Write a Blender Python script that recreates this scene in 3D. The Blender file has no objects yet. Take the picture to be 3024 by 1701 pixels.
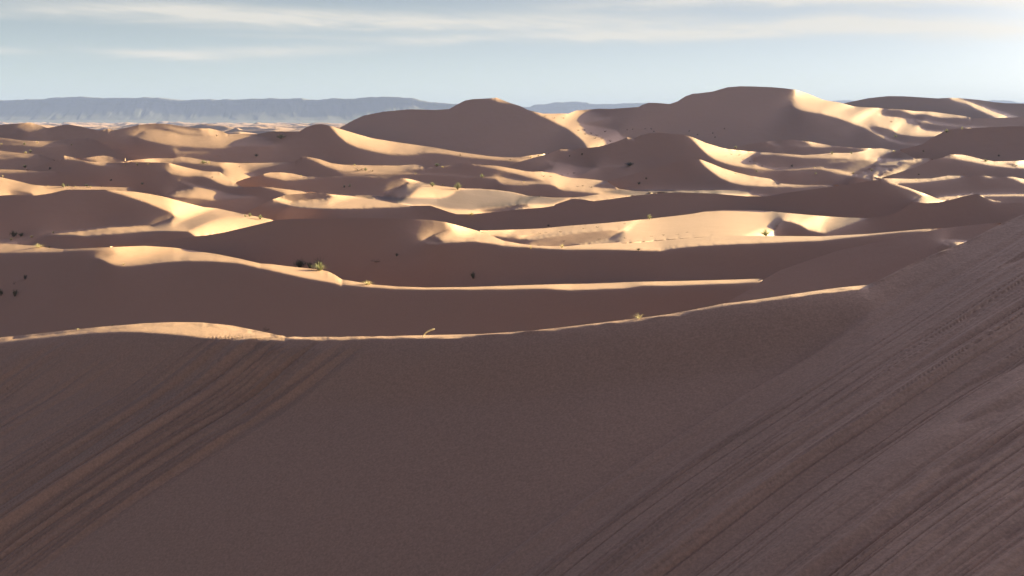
import bpy, math, random
import numpy as np
from mathutils import Vector

scene = bpy.context.scene
COL = scene.collection
# ---------------------------------------------------------------- camera
cam_d = bpy.data.cameras.new('camera')
cam = bpy.data.objects.new('camera', cam_d)
COL.objects.link(cam)
cam.location = (0, 0, 0)                       # eye level is height zero
cam.rotation_euler = (math.radians(90), 0, 0)  # level view along +Y
cam_d.sensor_width = 36
cam_d.lens = 1098.0 / 1024.0 * 36
cam_d.shift_y = -(288 - 356 * 1024 / 3024.0) / 1024.0
cam_d.clip_start = .1
cam_d.clip_end = 80000
scene.camera = cam

# ---------------------------------------------------------------- sun, sky, exposure
SUN_AZ, SUN_EL = math.radians(57), math.radians(14)   # azimuth to the right of the view direction
SUN = np.array([math.sin(SUN_AZ) * math.cos(SUN_EL), math.cos(SUN_AZ) * math.cos(SUN_EL), math.sin(SUN_EL)])
sun_d = bpy.data.lights.new('sun', 'SUN')
sun_d.energy = 4.0
sun_d.angle = math.radians(.5)
sun_d.color = (1.0, .89, .41)
sun = bpy.data.objects.new('sun', sun_d)
COL.objects.link(sun)
sun.rotation_euler = Vector(SUN).to_track_quat('Z', 'Y').to_euler()

world = bpy.data.worlds.new('World')
scene.world = world
world.use_nodes = True
wt = world.node_tree
wn, wl = wt.nodes, wt.links
bg = wn['Background']
bg.inputs['Strength'].default_value = .05
sky = wn.new('ShaderNodeTexSky')
sky.sky_type = 'NISHITA'
sky.sun_disc = False
sky.sun_elevation = SUN_EL
sky.sun_rotation = SUN_AZ
sky.altitude = 700
sky.air_density = .11
sky.dust_density = .22
sky.ozone_density = .8


def wmath(op, a, b=None, c=None):
    n = wn.new('ShaderNodeMath')
    n.operation = op
    for i, v in enumerate((a, b, c)):
        if v is None:
            continue
        if isinstance(v, (int, float)):
            n.inputs[i].default_value = v
        else:
            wl.new(v, n.inputs[i])
    return n.outputs[0]


tc = wn.new('ShaderNodeTexCoord')
sx = wn.new('ShaderNodeSeparateXYZ')
wl.new(tc.outputs['Generated'], sx.inputs[0])
az = wmath('ARCTAN2', sx.outputs[0], sx.outputs[1])      # 0 along +Y, positive to the right
el = wmath('ARCSINE', sx.outputs[2])
# cirrus: a few long wisps (azimuth, elevation, half length, half height, tilt, amount), broken up by noise
CLOUDS = [(-.255, .0935, .125, .0085, -.035, 1.15), (-.39, .0915, .075, .0055, .02, .55), (-.09, .0900, .10, .0060, -.03, .65), (-.23, .0605, .095, .0045, .035, .75),
          (-.315, .0570, .050, .0036, -.06, .75), (-.445, .0575, .035, .0030, -.03, .6), (-.055, .0735, .075, .0040, .01, .65), (-.20, .0745, .06, .0025, 0, .25),
          (.06, .0890, .13, .0095, -.02, .80), (.165, .0775, .085, .0060, .03, .95), (.055, .0765, .06, .0040, 0, .7), (.26, .0850, .06, .0070, .08, .7),
          (.37, .0790, .100, .0085, -.045, 1.35), (.30, .1060, .18, .0065, -.02, .95), (.475, .0930, .055, .010, -.12, .9), (.14, .1040, .10, .0050, 0, .6), (-.3, .125, .3, .007, 0, .4), (.2, .13, .4, .010, 0, .8)]
cv = wn.new('ShaderNodeCombineXYZ')
wl.new(wmath('MULTIPLY', az, 9.0), cv.inputs[0])
wl.new(wmath('MULTIPLY', el, 75.0), cv.inputs[1])
nz1 = wn.new('ShaderNodeTexNoise')
nz1.inputs['Scale'].default_value = 1.0
nz1.inputs['Detail'].default_value = 7
nz1.inputs['Roughness'].default_value = .62
nz1.inputs['Distortion'].default_value = .6
wl.new(cv.outputs[0], nz1.inputs['Vector'])
cv2 = wn.new('ShaderNodeCombineXYZ')
wl.new(wmath('MULTIPLY', az, 15.0), cv2.inputs[0])
wl.new(wmath('MULTIPLY_ADD', az, 14.0, wmath('MULTIPLY', el, 130.0)), cv2.inputs[1])
nz2 = wn.new('ShaderNodeTexNoise')
nz2.inputs['Scale'].default_value = 1.0
nz2.inputs['Detail'].default_value = 6
nz2.inputs['Roughness'].default_value = .65
wl.new(cv2.outputs[0], nz2.inputs['Vector'])
wob = wmath('MULTIPLY', wmath('SUBTRACT', nz1.outputs[0], .5), .014)
el2 = wmath('ADD', el, wob)
acc = None
for a0, e0, ra, re, tl, am in CLOUDS:
    da = wmath('SUBTRACT', az, a0)
    de = wmath('SUBTRACT', wmath('SUBTRACT', el2, e0), wmath('MULTIPLY', da, tl))
    qa = wmath('POWER', wmath('ABSOLUTE', wmath('DIVIDE', da, ra)), 2.0)
    qe = wmath('POWER', wmath('ABSOLUTE', wmath('DIVIDE', de, re)), 2.0)
    g = wmath('MULTIPLY', wmath('EXPONENT', wmath('MULTIPLY', wmath('ADD', qa, qe), -1.0)), am)
    acc = g if acc is None else wmath('ADD', acc, g)
brk = wmath('MULTIPLY_ADD', nz2.outputs[0], 1.6, .0)
cl = wmath('MULTIPLY', acc, wmath('MULTIPLY', brk, wmath('MULTIPLY_ADD', nz1.outputs[0], 1.2, .25)))
clp = wn.new('ShaderNodeClamp')
wl.new(cl, clp.inputs[0])
clp.inputs['Max'].default_value = .72
mixc = wn.new('ShaderNodeMix')
mixc.data_type = 'RGBA'
wl.new(clp.outputs[0], mixc.inputs['Factor'])
tint = wn.new('ShaderNodeMix')
tint.data_type = 'RGBA'
tint.blend_type = 'MULTIPLY'
tint.inputs['Factor'].default_value = 1
wl.new(sky.outputs[0], tint.inputs['A'])
tint.inputs['B'].default_value = (1.05, .985, .83, 1)
wl.new(tint.outputs['Result'], mixc.inputs['A'])
mixc.inputs['B'].default_value = (3.5, 3.25, 2.75, 1)
wl.new(mixc.outputs['Result'], bg.inputs['Color'])

# unseen overhead brightness added to the sky to lift shadow fill, stronger sunward
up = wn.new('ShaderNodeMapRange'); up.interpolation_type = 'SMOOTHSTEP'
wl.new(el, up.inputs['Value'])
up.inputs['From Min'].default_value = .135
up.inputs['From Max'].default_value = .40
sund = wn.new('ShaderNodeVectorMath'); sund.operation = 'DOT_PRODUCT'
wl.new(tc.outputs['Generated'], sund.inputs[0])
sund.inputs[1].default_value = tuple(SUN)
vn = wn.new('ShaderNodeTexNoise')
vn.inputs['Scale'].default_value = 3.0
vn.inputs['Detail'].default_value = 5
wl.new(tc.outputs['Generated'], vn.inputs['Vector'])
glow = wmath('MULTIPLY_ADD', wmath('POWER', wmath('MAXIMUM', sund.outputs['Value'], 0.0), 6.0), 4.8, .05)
fill_amt = wmath('MULTIPLY', up.outputs[0], wmath('MULTIPLY', glow, wmath('MULTIPLY_ADD', vn.outputs[0], .34, .03)))
sky_fill = wn.new('ShaderNodeMix'); sky_fill.data_type = 'RGBA'
wl.new(fill_amt, sky_fill.inputs['Factor'])
# pale dust low over the horizon
band = wn.new('ShaderNodeMix'); band.data_type = 'RGBA'
wl.new(wmath('MULTIPLY', wmath('EXPONENT', wmath('MULTIPLY', wmath('MAXIMUM', el, 0.0), -10.0)), .85), band.inputs['Factor'])
wl.new(tint.outputs['Result'], band.inputs['A'])
bcol = wn.new('ShaderNodeMix'); bcol.data_type = 'RGBA'
wl.new(wmath('MULTIPLY_ADD', az, .9, .5), bcol.inputs['Factor'])
bcol.inputs['A'].default_value = (3.05, 3.3, 2.25, 1)
bcol.inputs['B'].default_value = (4.1, 4.0, 2.6, 1)
wl.new(bcol.outputs['Result'], band.inputs['B'])
wl.new(band.outputs['Result'], mixc.inputs['A'])
wl.new(mixc.outputs['Result'], sky_fill.inputs['A'])
sky_fill.inputs['B'].default_value = (8.8, 7.9, 10.2, 1)
# glow around the sun added as shadow fill (outside the picture, to the right)
sun_fill = wmath('MULTIPLY', wmath('POWER', wmath('MAXIMUM', sund.outputs['Value'], 0.0), 28.0), .9)
sun_fill_mix = wn.new('ShaderNodeMix'); sun_fill_mix.data_type = 'RGBA'
wl.new(sun_fill, sun_fill_mix.inputs['Factor'])
wl.new(sky_fill.outputs['Result'], sun_fill_mix.inputs['A'])
sun_fill_mix.inputs['B'].default_value = (90, 80, 70, 1)
wl.new(sun_fill_mix.outputs['Result'], bg.inputs['Color'])

vs = scene.view_settings
scene.display_settings.display_device = 'sRGB'
vs.view_transform = 'Standard'
vs.look = 'None'
vs.exposure = 2.45
vs.gamma = 1.0
vs.use_curve_mapping = False
# ---------------------------------------------------------------- dune outlines
# Windows in which ridge lines were surveyed: origin x, origin y, scale.
WIN = {'A': (0, 340, 4.29333), 'B': (500, 340, 4.29333), 'C': (1000, 420, 4.29333), 'D': (1500, 240, 4.29333),
       'E': (2000, 240, 4.29333), 'F': (2424, 240, 4.29333), 'G': (2424, 480, 4.29333), 'H': (1500, 480, 4.29333),
       'P': (0, 250, 2.576), 'Q': (900, 250, 2.576), 'R': (1800, 220, 2.1046), 'S': (0, 650, 2.3418),
       'T': (1000, 600, 2.3418), 'U': (2000, 600, 2.5156), 'V': (800, 720, 8.587), 'W': (0, 650, 5.797),
       'N': (0, 0, 1.0)}
K1024 = 1024.0 / 3024.0


def pts(s):
    w = WIN['N']
    out, buf = [], []
    for tok in s.split():
        if tok in WIN:
            w = WIN[tok]
            continue
        buf.append(float(tok))
        if len(buf) == 2:
            out.append(((w[0] + buf[0] / w[2]) * K1024, (w[1] + buf[1] / w[2]) * K1024))
            buf = []
    return np.array(out)


# ridges, nearest first: name, skyline, distance along the crest (native x : metres)
RIDGES = [
 ('L0', 'S -300 850 0 812 400 770 700 738 1000 713 1200 705 1400 708 1600 728 1800 768 1930 795 1970 806 2100 808 2576 806 '
        'T 585 913 1000 905 1360 880 1700 840 2060 797 2300 765 2576 712 U 160 780 340 745 450 735 700 700 1000 655 '
        '1200 628 1420 606 1500 570 1700 470 1900 380 2150 285 2300 205 2450 130 2576 82 2900 -60',
  'N 0 26 700 27 1300 28 2000 27 2564 23 2855 18 3024 15'),
 ('G', 'U 200 830 300 770 340 745 400 718 520 650 650 562 760 500 960 430 1200 350 1580 265 1960 188 2300 150 2450 145 2600 141 2900 139',
  'N 2135 36 2258 42 2477 50 2779 58 3024 58'),
 ('W', 'N -120 722 0 721.6 45 721.6 103.5 726 138 731 186 736 300 731 S 1000 178 1200 190 1500 235 1650 265 1800 300 '
       'N 800 780 870 788.5 914 793.2 945 796 968 801 988 811 1009.6 825 1100 840 1171 846 1256 849 1384 847.7 1555 842 1726 837 1897 832 2000 830 2159 826 2258 822.6 2420 815',
  'N 0 104 430 107 965 102 1300 98 1900 86 2258 74'),
 ('K', 'P 400 1262 700 1242 1050 1213 1300 1180 1490 1152 1560 1148 1700 1125 1900 1078 2090 1032 2230 1021 2576 1019 '
       'C 430 962 950 975 1200 990 1350 1012 1480 1045 1760 1122 1900 1175 2100 1250 H 160 1030 380 1055 550 1062 740 1062 '
       '900 1045 1300 1020 1700 990 2000 965 2300 940 2576 925 G 0 935 600 905 1000 870 1300 845 1520 830 1800 812 2576 760 3000 740',
  'N 300 115 580 125 800 135 1100 137 1260 127 1400 119 1600 112 2000 105 2400 96 2780 86'),
 ('TH', 'C 1650 1118 1760 1121 2100 1113 2576 1093 H 800 800 1300 762 1800 712 2100 680 R 520 865 600 850 700 842 850 841 '
        '1000 850 1150 865 1300 878 1450 888 1590 892 G 850 680 1000 620 1100 550 1170 500 1340 515 1500 505 1680 465 1780 435 '
        '1930 403 1990 405 2060 440 2200 480 2400 508 2576 512 3000 515',
  'N 1400 150 1700 142 2000 135 2300 132 2555 130 2700 130 2880 130 3024 122'),
 ('L7', 'A -250 1040 0 1020 110 1012 430 1020 550 1005 650 990 750 965 850 945 1000 945 1200 945 1350 945 1500 958 1700 970 1900 1000 '
        '2080 1035 2300 1095 2576 1165 B 600 1180 900 1245 P 2090 1030 2300 1085',
  'N 0 215 330 205 500 197 730 170 811 155'),
 ('PK', 'B 950 1240 1060 1190 1200 1120 1320 1062 1340 1060 1420 1030 1440 1018 1600 1000 1780 985 1900 983 1990 990 2060 1005 2300 1025 '
        '2576 1065 C 200 675 400 715 700 770 930 805 1160 803 1300 850 1400 885 1500 912 1700 912 2000 885 2300 850 2576 830 '
        'H 590 548 600 530 800 465 850 460 950 468 1080 490 1300 465 1600 420 1900 390 2200 375 R 450 733 650 740 850 757 980 757 '
        '1100 735 1250 715 1400 695 G 430 265 600 235 720 218 760 201 890 255 1100 315 1250 370 1400 425 1520 470 1680 520',
  'N 720 175 807 185 950 198 1100 204 1270 185 1500 165 1640 165 2000 165 2300 160 2600 160 2780 150'),
 ('J', 'A -250 740 0 785 200 830 400 880 550 897 900 903 1200 906 1500 914 1670 920 1850 970 2080 1030 2300 1100', 'N 0 250 250 245 390 235 480 225'),
 ('Cc', 'A -250 685 0 688 250 695 500 712 640 705 742 718 900 760 1100 830 1300 900', 'N 0 290 170 285 300 275'),
 ('D1', 'A 250 705 400 672 560 622 700 575 770 550 815 513 900 530 1010 563 1130 588 1300 598 1425 604 1600 600 1800 597 2000 600 2100 605 2150 609 B 200 659 400 704 520 717 640 718 '
        '720 780 820 862 920 907 1050 907 1150 906 1280 914 1500 942 1750 972 1900 982 2000 1000', 'N 60 300 190 300 350 290 500 275 620 268 700 255 900 240 960 235'),
 ('N', 'B 700 905 820 860 960 805 1080 775 1170 758 1200 745 1280 727 1400 725 1550 738 1680 768 1750 778 1950 782 2200 768 2576 771 C 640 446 780 452 900 466 1050 503 1180 538 1300 556 '
       '1450 572 1600 588 1800 590 2000 605 2200 630 2400 678 2576 690 H 600 445 750 445 900 440 1130 405 1300 400 1500 410 1700 425',
  'N 690 275 770 270 1000 272 1150 275 1270 285 1370 300 1470 295 1600 270 1700 262 1900 260'),
 ('Bb', 'A -250 430 0 450 200 475 420 492 525 500 620 540 750 590', 'N 0 330 180 325'),
 ('E1', 'A 850 550 1070 545 1200 524 1310 513 1400 523 1478 550 1600 583 1800 558 2000 547 2200 549 2280 529 B 150 527 300 544 450 573 600 596 900 608 1200 606 1400 598 1595 587 1685 527 1750 528 '
        '1900 557 2050 607 2200 629 2576 637 C 150 288 400 290 740 297 950 283 1040 293 1090 321 1300 306 1400 293 1560 267 1700 273 1820 290 2000 298 2200 333 2350 363 2450 376 2576 370 '
        'H 600 150 800 195 1000 206 1150 224 1258 239 1400 330 1600 360 2000 376 2400 400',
  'N 200 320 305 330 570 335 700 345 890 335 1170 360 1360 340 1550 345 1700 335 1850 330'),
 ('Aa', 'A -250 275 0 285 130 300 300 322 480 330 680 326 900 305 1120 286 1250 330 1400 420 1600 520', 'N 0 365 260 370'),
 ('S2', 'H 1080 316 1180 276 1258 240 1500 170 1900 60 R 420 538 560 526 640 556 700 581 780 606 880 630 1000 648 1045 676 1200 687 1410 686 1500 690', 'N 1750 285 1950 300 2070 300 2290 290 2470 270'),
 ('Y', 'G 650 170 750 199 900 202 1150 207 1400 202 1600 167 1850 166 2030 162 2150 176 2270 183 2350 180 2450 182 2576 211 2800 245', 'N 2570 250 2760 240 2900 235 3024 225'),
 ('X', 'F 700 1250 760 1226 1190 1095 1400 1000 1545 966 1640 927 1800 932 1900 952 2050 992 2200 1016 2400 1012 2800 998', 'N 2600 320 2780 330 2900 325 3024 315'),
 ('S', 'D -120 1140 100 1035 300 975 520 918 660 862 830 866 960 848 1150 830 1350 775 1480 725 1510 708 1600 725 1700 680 1800 660 1950 655 2230 678 E 200 711 350 777 550 839 640 859 900 887 1100 900 '
       '1400 922 1600 937 1850 922 1950 909 2200 909 2350 887 2450 860 2576 849 F 850 863 990 871 1100 930 1200 985 1380 973 1480 1000 1600 1100 1700 1230',
  'N 1470 395 1540 400 1700 405 2020 400 2200 400 2380 415 2560 430 2650 420 2750 370'),
 ('MID', 'A -250 125 0 122 200 108 330 98 390 94 480 120 580 158 620 160 700 145 820 120 900 122 1000 140 1150 175 1250 192 1330 180 1370 168 '
         '1450 192 1600 160 1750 125 1900 108 2000 105 2150 115 B 0 115 200 148 360 165 430 170 500 168 590 185 680 210 740 240 900 235 '
         '1120 240 1250 212 1400 205 1600 210 1640 213 1740 150 1840 120 1930 112 2000 125 2200 185 2400 245 2576 295 C 740 0 1200 65 '
         '1500 120 1900 175 2100 192 D 150 965 280 940 400 925 520 915 660 862 830 866 960 848 1150 830 1350 775 1480 725 1510 708 1600 725 '
         '1700 680 1800 660 1950 655 2230 678 E 200 720 350 785 550 845 640 866 900 800 1130 765 1300 750 1480 740 1690 768 1970 818 '
         '2300 845 2576 855 F 840 868 980 872 1080 850 1290 800 1400 720 1560 640 1640 605 1820 600 2190 580 2400 572 2576 570 3000 568',
  'N 0 400 90 400 300 385 480 400 640 430 800 440 950 500 1100 470 1300 440 1490 430 1620 430 1800 425 2030 420 2150 440 2350 560 2600 560 2740 480 2900 420 3024 380'),
 ('BR', 'Q 180 370 250 335 280 320 370 270 450 235 600 205 800 187 1000 192 1100 185 1150 155 1220 120 1280 110 1440 102 1458 98 1550 135 '
        '1640 163 1700 193 D 200 340 440 410 560 410 680 408 765 412 870 370 980 362 1150 347 1300 350 1450 340 1660 325 1700 300 1780 272 '
        '1900 275 2050 288 2150 255 2250 190 2350 155 E 0 258 80 210 150 180 250 155 450 130 550 100 640 75 800 63 950 65 1200 75 1350 88 '
        '1490 105 1650 155 1850 235 1930 250 2050 268 2250 320 F 560 330 750 340 850 350 1000 355 1200 380 1400 385 1700 425 1880 450 '
        '1900 465 2100 470 2500 455 2576 450 3000 445',
  'N 1016 600 1250 620 1460 640 1640 690 1800 800 2000 860 2200 900 2340 890 2600 820 2800 800 3024 800'),
 ('R2', 'F 100 330 290 280 450 245 600 215 750 198 860 188 1050 190 1300 205 1480 217 1620 210 1750 213 2000 235 2200 265 2350 278 2576 283 3000 290',
  'N 2450 1300 3024 1300'),
]
# sunlit areas: ridge, lit amount, outline (later entries paint over earlier ones)
AREAS = [
 ('L0', 1, 'S -300 845 0 800 400 760 700 728 1000 703 1400 698 1600 718 1800 758 1970 796 2100 798 2576 796 2576 824 2350 826 2100 829 1900 830 1700 826 '
           '1500 820 1400 812 1250 797 1100 785 950 776 850 775 650 785 480 800 300 822 150 838 0 858 -300 890'),
 ('L0', 1, 'T -10 920 585 903 1000 895 1360 870 1700 830 2060 787 2300 755 2576 702 U 160 770 340 735 700 690 1000 645 1420 596 1420 630 1200 652 1000 675 700 714 '
           '450 747 340 756 160 791 T 2576 721 2300 774 2060 807 1700 850 1360 890 1000 917 750 932 585 932 300 938 0 942'),
 ('G', 1, 'G 1550 1015 1570 990 1640 985 1760 988 1840 995 1845 1005 1790 1035 1740 1055 1650 1062 1620 1045'),
 ('W', 1, 'N -120 700 0 700 500 700 800 770 870 780 960 786 1000 790 1009 820 1100 832 1256 838 1555 832 2000 820 2270 812 U 650 566 600 585 450 598 200 604 T 2576 564 2300 572 2090 572 1990 590 1800 597 '
          '1600 605 1450 592 1200 598 900 600 600 601 400 598 200 583 0 565 S 2350 447 2100 403 1850 347 1650 302 1450 288 1300 286 1150 296 1000 315 860 327 '
          '800 318 740 297 690 275 640 265 770 230 795 218 780 210 W 1739 520 900 562 0 580 -400 590'),
 ('K', 1, 'C 950 972 1200 975 1480 1030 1760 1110 2120 1240 H 160 1015 740 1045 1300 1005 2000 950 2576 910 G 600 890 1530 815 1530 832 1400 850 1000 880 600 920 '
          '300 950 0 985 H 2576 1045 2300 1065 2100 1085 1950 1120 1720 1115 1400 1103 1000 1100 600 1097 300 1075 0 1060 Q 1450 1210 1290 1193 1150 1200 1000 1213 920 1210 '
          '905 1195 930 1180 C 1180 1195 1300 1145 1410 1115 1440 1090 1430 1060 1390 1035 1300 1010 1150 992 950 980'),
 ('TH', 1, 'C 1650 1100 2576 1080 H 1300 745 2350 635 R 600 840 850 831 1300 870 1600 890 1590 893 1480 935 1380 970 1335 983 1300 978 1240 965 1190 935 1130 912 1075 905 '
           '1045 935 1022 975 1030 1005 500 1030 0 1085 C 1760 1160 1650 1160'),
 ('TH', .3, 'H 150 1000 400 960 800 900 1200 860 1500 850 1300 960 1000 1020 800 1050 500 1055 250 1035'),
 ('TH', .4, 'H 0 935 300 905 650 870 350 935 0 965'),
 ('TH', 1, 'G 1990 400 2100 418 2250 450 2400 490 2700 495 2700 520 2576 516 2350 502 2200 492 2090 450'),
 ('L7', 1, 'A 1300 935 1500 945 1700 955 2080 1020 2576 1150 P 2095 1020 2095 1034 1900 1078 1700 1125 1560 1148 1490 1152 1430 1112 1100 1115 800 1140 650 1155 560 1143 '
           '350 1143 250 1160 110 1215 -150 1215 -150 1190 0 1180 200 1160 400 1125 600 1105 850 1080 1150 1078 1280 1035 1330 1000 1310 975 1250 950 1100 890 950 840 800 800'),
 ('PK', 1, 'B 1320 1060 1360 1085 1430 1115 1530 1150 1650 1170 1900 1183 2200 1183 2576 1172 C 500 825 930 810 1000 803 930 795 700 755 400 700 200 660 0 645 B 2300 1005 '
           '2065 995 2055 1020 2030 1040 1960 1062 1850 1075 1700 1085 1550 1097 1440 1065 1360 1050'),
 ('PK', 1, 'G 760 200 880 262 1000 300 1130 345 1230 390 1310 430 1250 445 1190 480 1168 500 1250 530 1690 500 1690 462 1480 435 1400 410 1250 355 1100 300 890 243'),
 # middle distance, left
 ('MID', 1, 'A 390 88 480 110 595 165 500 183 330 205 230 178'),
 ('MID', 1, 'A 1325 200 1370 160 1455 190 1380 218'),
 ('MID', 1, 'A 1695 272 1830 190 1960 185 2140 205 2280 240 2450 262 2576 258 B 590 250 760 240 900 245 1100 262 1245 290 1180 300 1050 315 1200 320 1330 335 1330 390 '
            '1100 395 850 390 700 415 500 412 300 405 0 375 A 2350 395 2200 385 2000 350 1800 310'),
 ('MID', 1, 'A 2090 170 2150 145 2300 170 2500 200 B 430 172 510 165 600 185 750 240 600 255 400 245 250 240 100 205 0 180'),
 ('MID', 1, 'A -250 275 0 285 130 300 300 325 480 330 480 345 300 342 100 315 0 302 -250 290'),
 ('MID', 1, 'A 480 335 700 350 880 370 700 395 600 408 480 400 300 385 60 372 -250 365 -250 350 300 362 440 360'),
 ('MID', 1, 'A 680 326 1120 286 1120 297 700 340'),
 ('MID', 1, 'A -250 430 0 450 200 475 420 492 525 500 470 515 370 520 560 555 400 540 200 535 0 562 -250 565 -250 540 150 520 250 505 -250 492'),
 ('MID', 1, 'A -250 685 0 688 250 695 500 712 640 705 742 718 600 720 480 724 200 727 -250 720'),
 ('MID', 1, 'A 770 552 815 513 900 530 1010 565 1130 590 1300 600 1425 605 1350 625 1555 632 1400 640 1280 643 1150 612 1000 575 870 560'),
 ('MID', 1, 'A 1070 545 1200 525 1310 515 1400 525 1478 550 1380 575 1250 590 1150 565 1110 555'),
 ('MID', 1, 'B 65 512 75 443 150 450 270 468 500 455 380 480 180 483'),
 ('MID', 1, 'A 1640 525 2000 530 2200 535 2000 542 1750 534'),
 ('MID', 1, 'A 1400 605 1600 585 1800 560 2000 548 2200 550 2280 530 2400 535 B 300 545 450 575 600 598 900 610 1200 608 1400 600 1595 588 1500 610 1250 655 1100 690 970 718 '
            '850 690 700 650 640 640 500 630 380 630 250 600 150 590 0 590 A 2000 598 1700 590'),
 ('MID', 1, 'B 640 640 850 640 970 718 1165 755 1000 800 900 830 815 860 860 885 920 910 850 910 740 900 650 868 570 832 520 800 440 778 340 772 240 775 100 755 0 745 '
            'A 2180 750 2110 715 2115 690 2165 640 2150 612 B 200 660 400 705 520 718 640 715 690 690'),
 ('MID', 1, 'B 90 820 250 860 400 905 560 940 700 985 850 1010 1000 1020 1110 1030 950 1045 750 1065 560 1078 400 1055 200 1040 0 1028 -66 1026 0 995 80 960 200 940 295 925 290 905 220 880'),
 ('MID', 1, 'A -250 740 0 785 200 830 400 880 550 900 900 905 1200 908 1500 915 1670 920 1620 950 1580 955 1400 940 1150 945 1050 955 950 945 840 950 740 968 640 995 540 1008 430 1030 '
            '410 990 340 970 240 962 160 985 110 1020 -250 1040'),
 # middle distance, centre
 ('MID', 1, 'B 1200 770 1210 748 1280 728 1400 726 1550 738 1650 765 1720 778 1900 783 2200 768 C 0 428 150 424 400 427 640 445 640 454 400 438 150 437 0 438 B 2200 779 1950 790 '
            '1700 808 1480 827 1380 805 1240 782'),
 ('MID', 1, 'B 1140 905 1280 915 1500 942 1750 972 2060 985 2060 1000 1780 985 1600 1005 1440 1018 1490 985 1430 970 1320 945'),
 ('MID', 1, 'C 780 452 900 466 1050 503 1180 538 1300 556 1450 572 1600 588 1480 615 1460 650 1380 690 1280 708 900 705 700 690 640 650 660 630 780 580 885 515 870 490 830 468'),
 ('MID', 1, 'B 1685 527 1750 528 1900 558 2050 608 2200 630 2576 638 C 150 289 400 291 740 298 950 284 1040 294 1090 322 1300 306 1400 293 1560 268 1560 277 1400 312 1250 322 1100 332 '
            '900 348 830 370 650 385 600 396 300 390 0 378 B 2300 725 2150 700 2000 655 1850 585 1760 548'),
 ('MID', 1, 'C 0 378 300 384 600 390 1000 390 1300 396 1500 416 1750 443 1900 438 2000 436 2100 443 2250 468 2400 498 2576 508 2576 527 2300 537 2100 541 2040 525 2030 490 1980 457 1900 452 '
            '1750 455 1500 432 1300 412 1000 407 600 407 300 397 0 392'),
 ('MID', 1, 'C 1560 266 1700 273 1820 290 2000 298 2200 333 2350 363 2450 376 2576 370 2576 468 2400 442 2200 388 2000 338 1820 304 1650 280'),
 ('MID', 1, 'D -20 160 -20 160 C 740 -6 1200 58 1500 113 1900 168 2100 186 D 150 958 280 935 400 920 520 910 400 960 250 985 170 1000 300 1000 430 1000 H 640 0 780 20 880 55 1000 68 1135 65 '
            '1000 120 830 190 1000 205 1150 225 1258 240 1180 275 1100 310 1280 325 1375 340 1200 375 1400 400 1610 412 1500 440 1240 470 1085 490 900 460 850 460 1000 435 1130 405 1150 390 '
            '1000 375 700 350 650 335 600 300 540 275 450 270 200 275 0 282 0 195 100 215 200 240 330 250 440 225 300 190 150 140 0 115 0 75 150 110 300 125 430 110 540 70 555 40 530 10 480 -20 '
            '400 -28 200 -22 0 -25 C 1900 212 1550 178 1400 150 1250 132 1100 130 980 152 850 158 650 150 450 115 250 70 100 5 Q 260 390 215 340 190 312 180 300 300 333'),
 ('MID', 1, 'C -300 640 0 655 200 668 500 680 700 700 1280 710 1380 690 1460 650 1480 615 1600 585 1800 590 2000 605 2200 630 2280 660 2400 680 2576 690 H 600 445 750 445 880 438 900 470 '
            '780 490 600 560 0 640 C 1900 920 1500 930 1300 880 1100 830 700 800 0 700'),
 ('MID', 1, 'H 1200 372 1400 338 1600 343 2576 350 R 500 713 870 720 870 742 980 752 980 765 850 765 450 745 150 760 H 1300 440'),
 ('MID', 0, 'C 1790 865 2100 815 2300 788 2390 785 2410 800 2300 830 2200 855 2000 880 1880 878'),
 # middle distance, right
 ('MID', 1, 'E 80 674 200 712 350 778 550 840 640 860 900 888 1100 901 1400 923 1600 938 1850 923 1950 910 2200 910 2350 888 2450 860 2576 850 2576 980 2000 968 1600 967 1400 947 1200 922 '
            '1060 920 1010 945 985 1010 1030 1050 1140 1085 1300 1103 1500 1098 1850 1088 1960 1096 2130 1148 2350 1193 2520 1243 2576 1258 2500 1250 2350 1228 2150 1188 1950 1143 1800 1112 '
            '1600 1114 1400 1127 1150 1122 1000 1107 800 1082 650 1052 500 1002 400 942 320 872 230 782 170 722'),
 ('MID', 1, 'F 0 925 150 912 400 915 490 905 570 848 850 864 990 870 880 895 780 940 690 975 760 985 1000 985 1200 992 1380 975 1250 1015 1180 1030 950 1025 850 1015 1000 1030 1110 1050 1000 1060 '
            '650 1065 750 1020 690 1000 400 990 200 970 0 970'),
 ('MID', 1, 'F 90 1050 200 1018 350 1000 500 996 350 1014 200 1037'),
 ('MID', 1, 'F 550 1110 700 1090 850 1098 1050 1065 1000 1085 800 1115 1000 1105 1190 1080 1000 1120 800 1150 780 1170 760 1210 690 1220 560 1190 430 1160 600 1145 700 1120 600 1120'),
 ('MID', 1, 'R 560 528 640 560 700 585 780 610 880 635 960 640 1045 660 1020 685 1200 689 1410 687 1200 697 1000 694 850 689 760 672 690 642 620 592 585 562'),
 ('MID', 1, 'G 750 200 900 203 1150 208 1400 203 1600 168 1850 170 1700 192 1500 217 1300 242 1000 258 900 265 820 242'),
 ('MID', 1, 'G 2030 163 2150 177 2270 184 2150 195'),
 ('MID', 1, 'G 2350 180 2450 183 2576 212 2800 250 2800 380 2576 350 2560 280 2520 230 2420 197'),
 ('MID', 1, 'G 1450 438 1600 423 1930 396 2200 400 2700 400 2700 417 2300 420 2050 420 1930 420 1700 470 1500 470'),
 ('MID', 1, 'E 1480 735 1640 760 1700 765 1850 795 1970 813 2150 830 2300 840 2576 848 2576 863 2300 853 2000 829 1800 833 1690 833 1550 823 1430 809 1560 814 1680 824 1690 800 1650 775'),
 ('MID', 1, 'E 1130 766 1280 808 1280 822 1230 814'),
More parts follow.
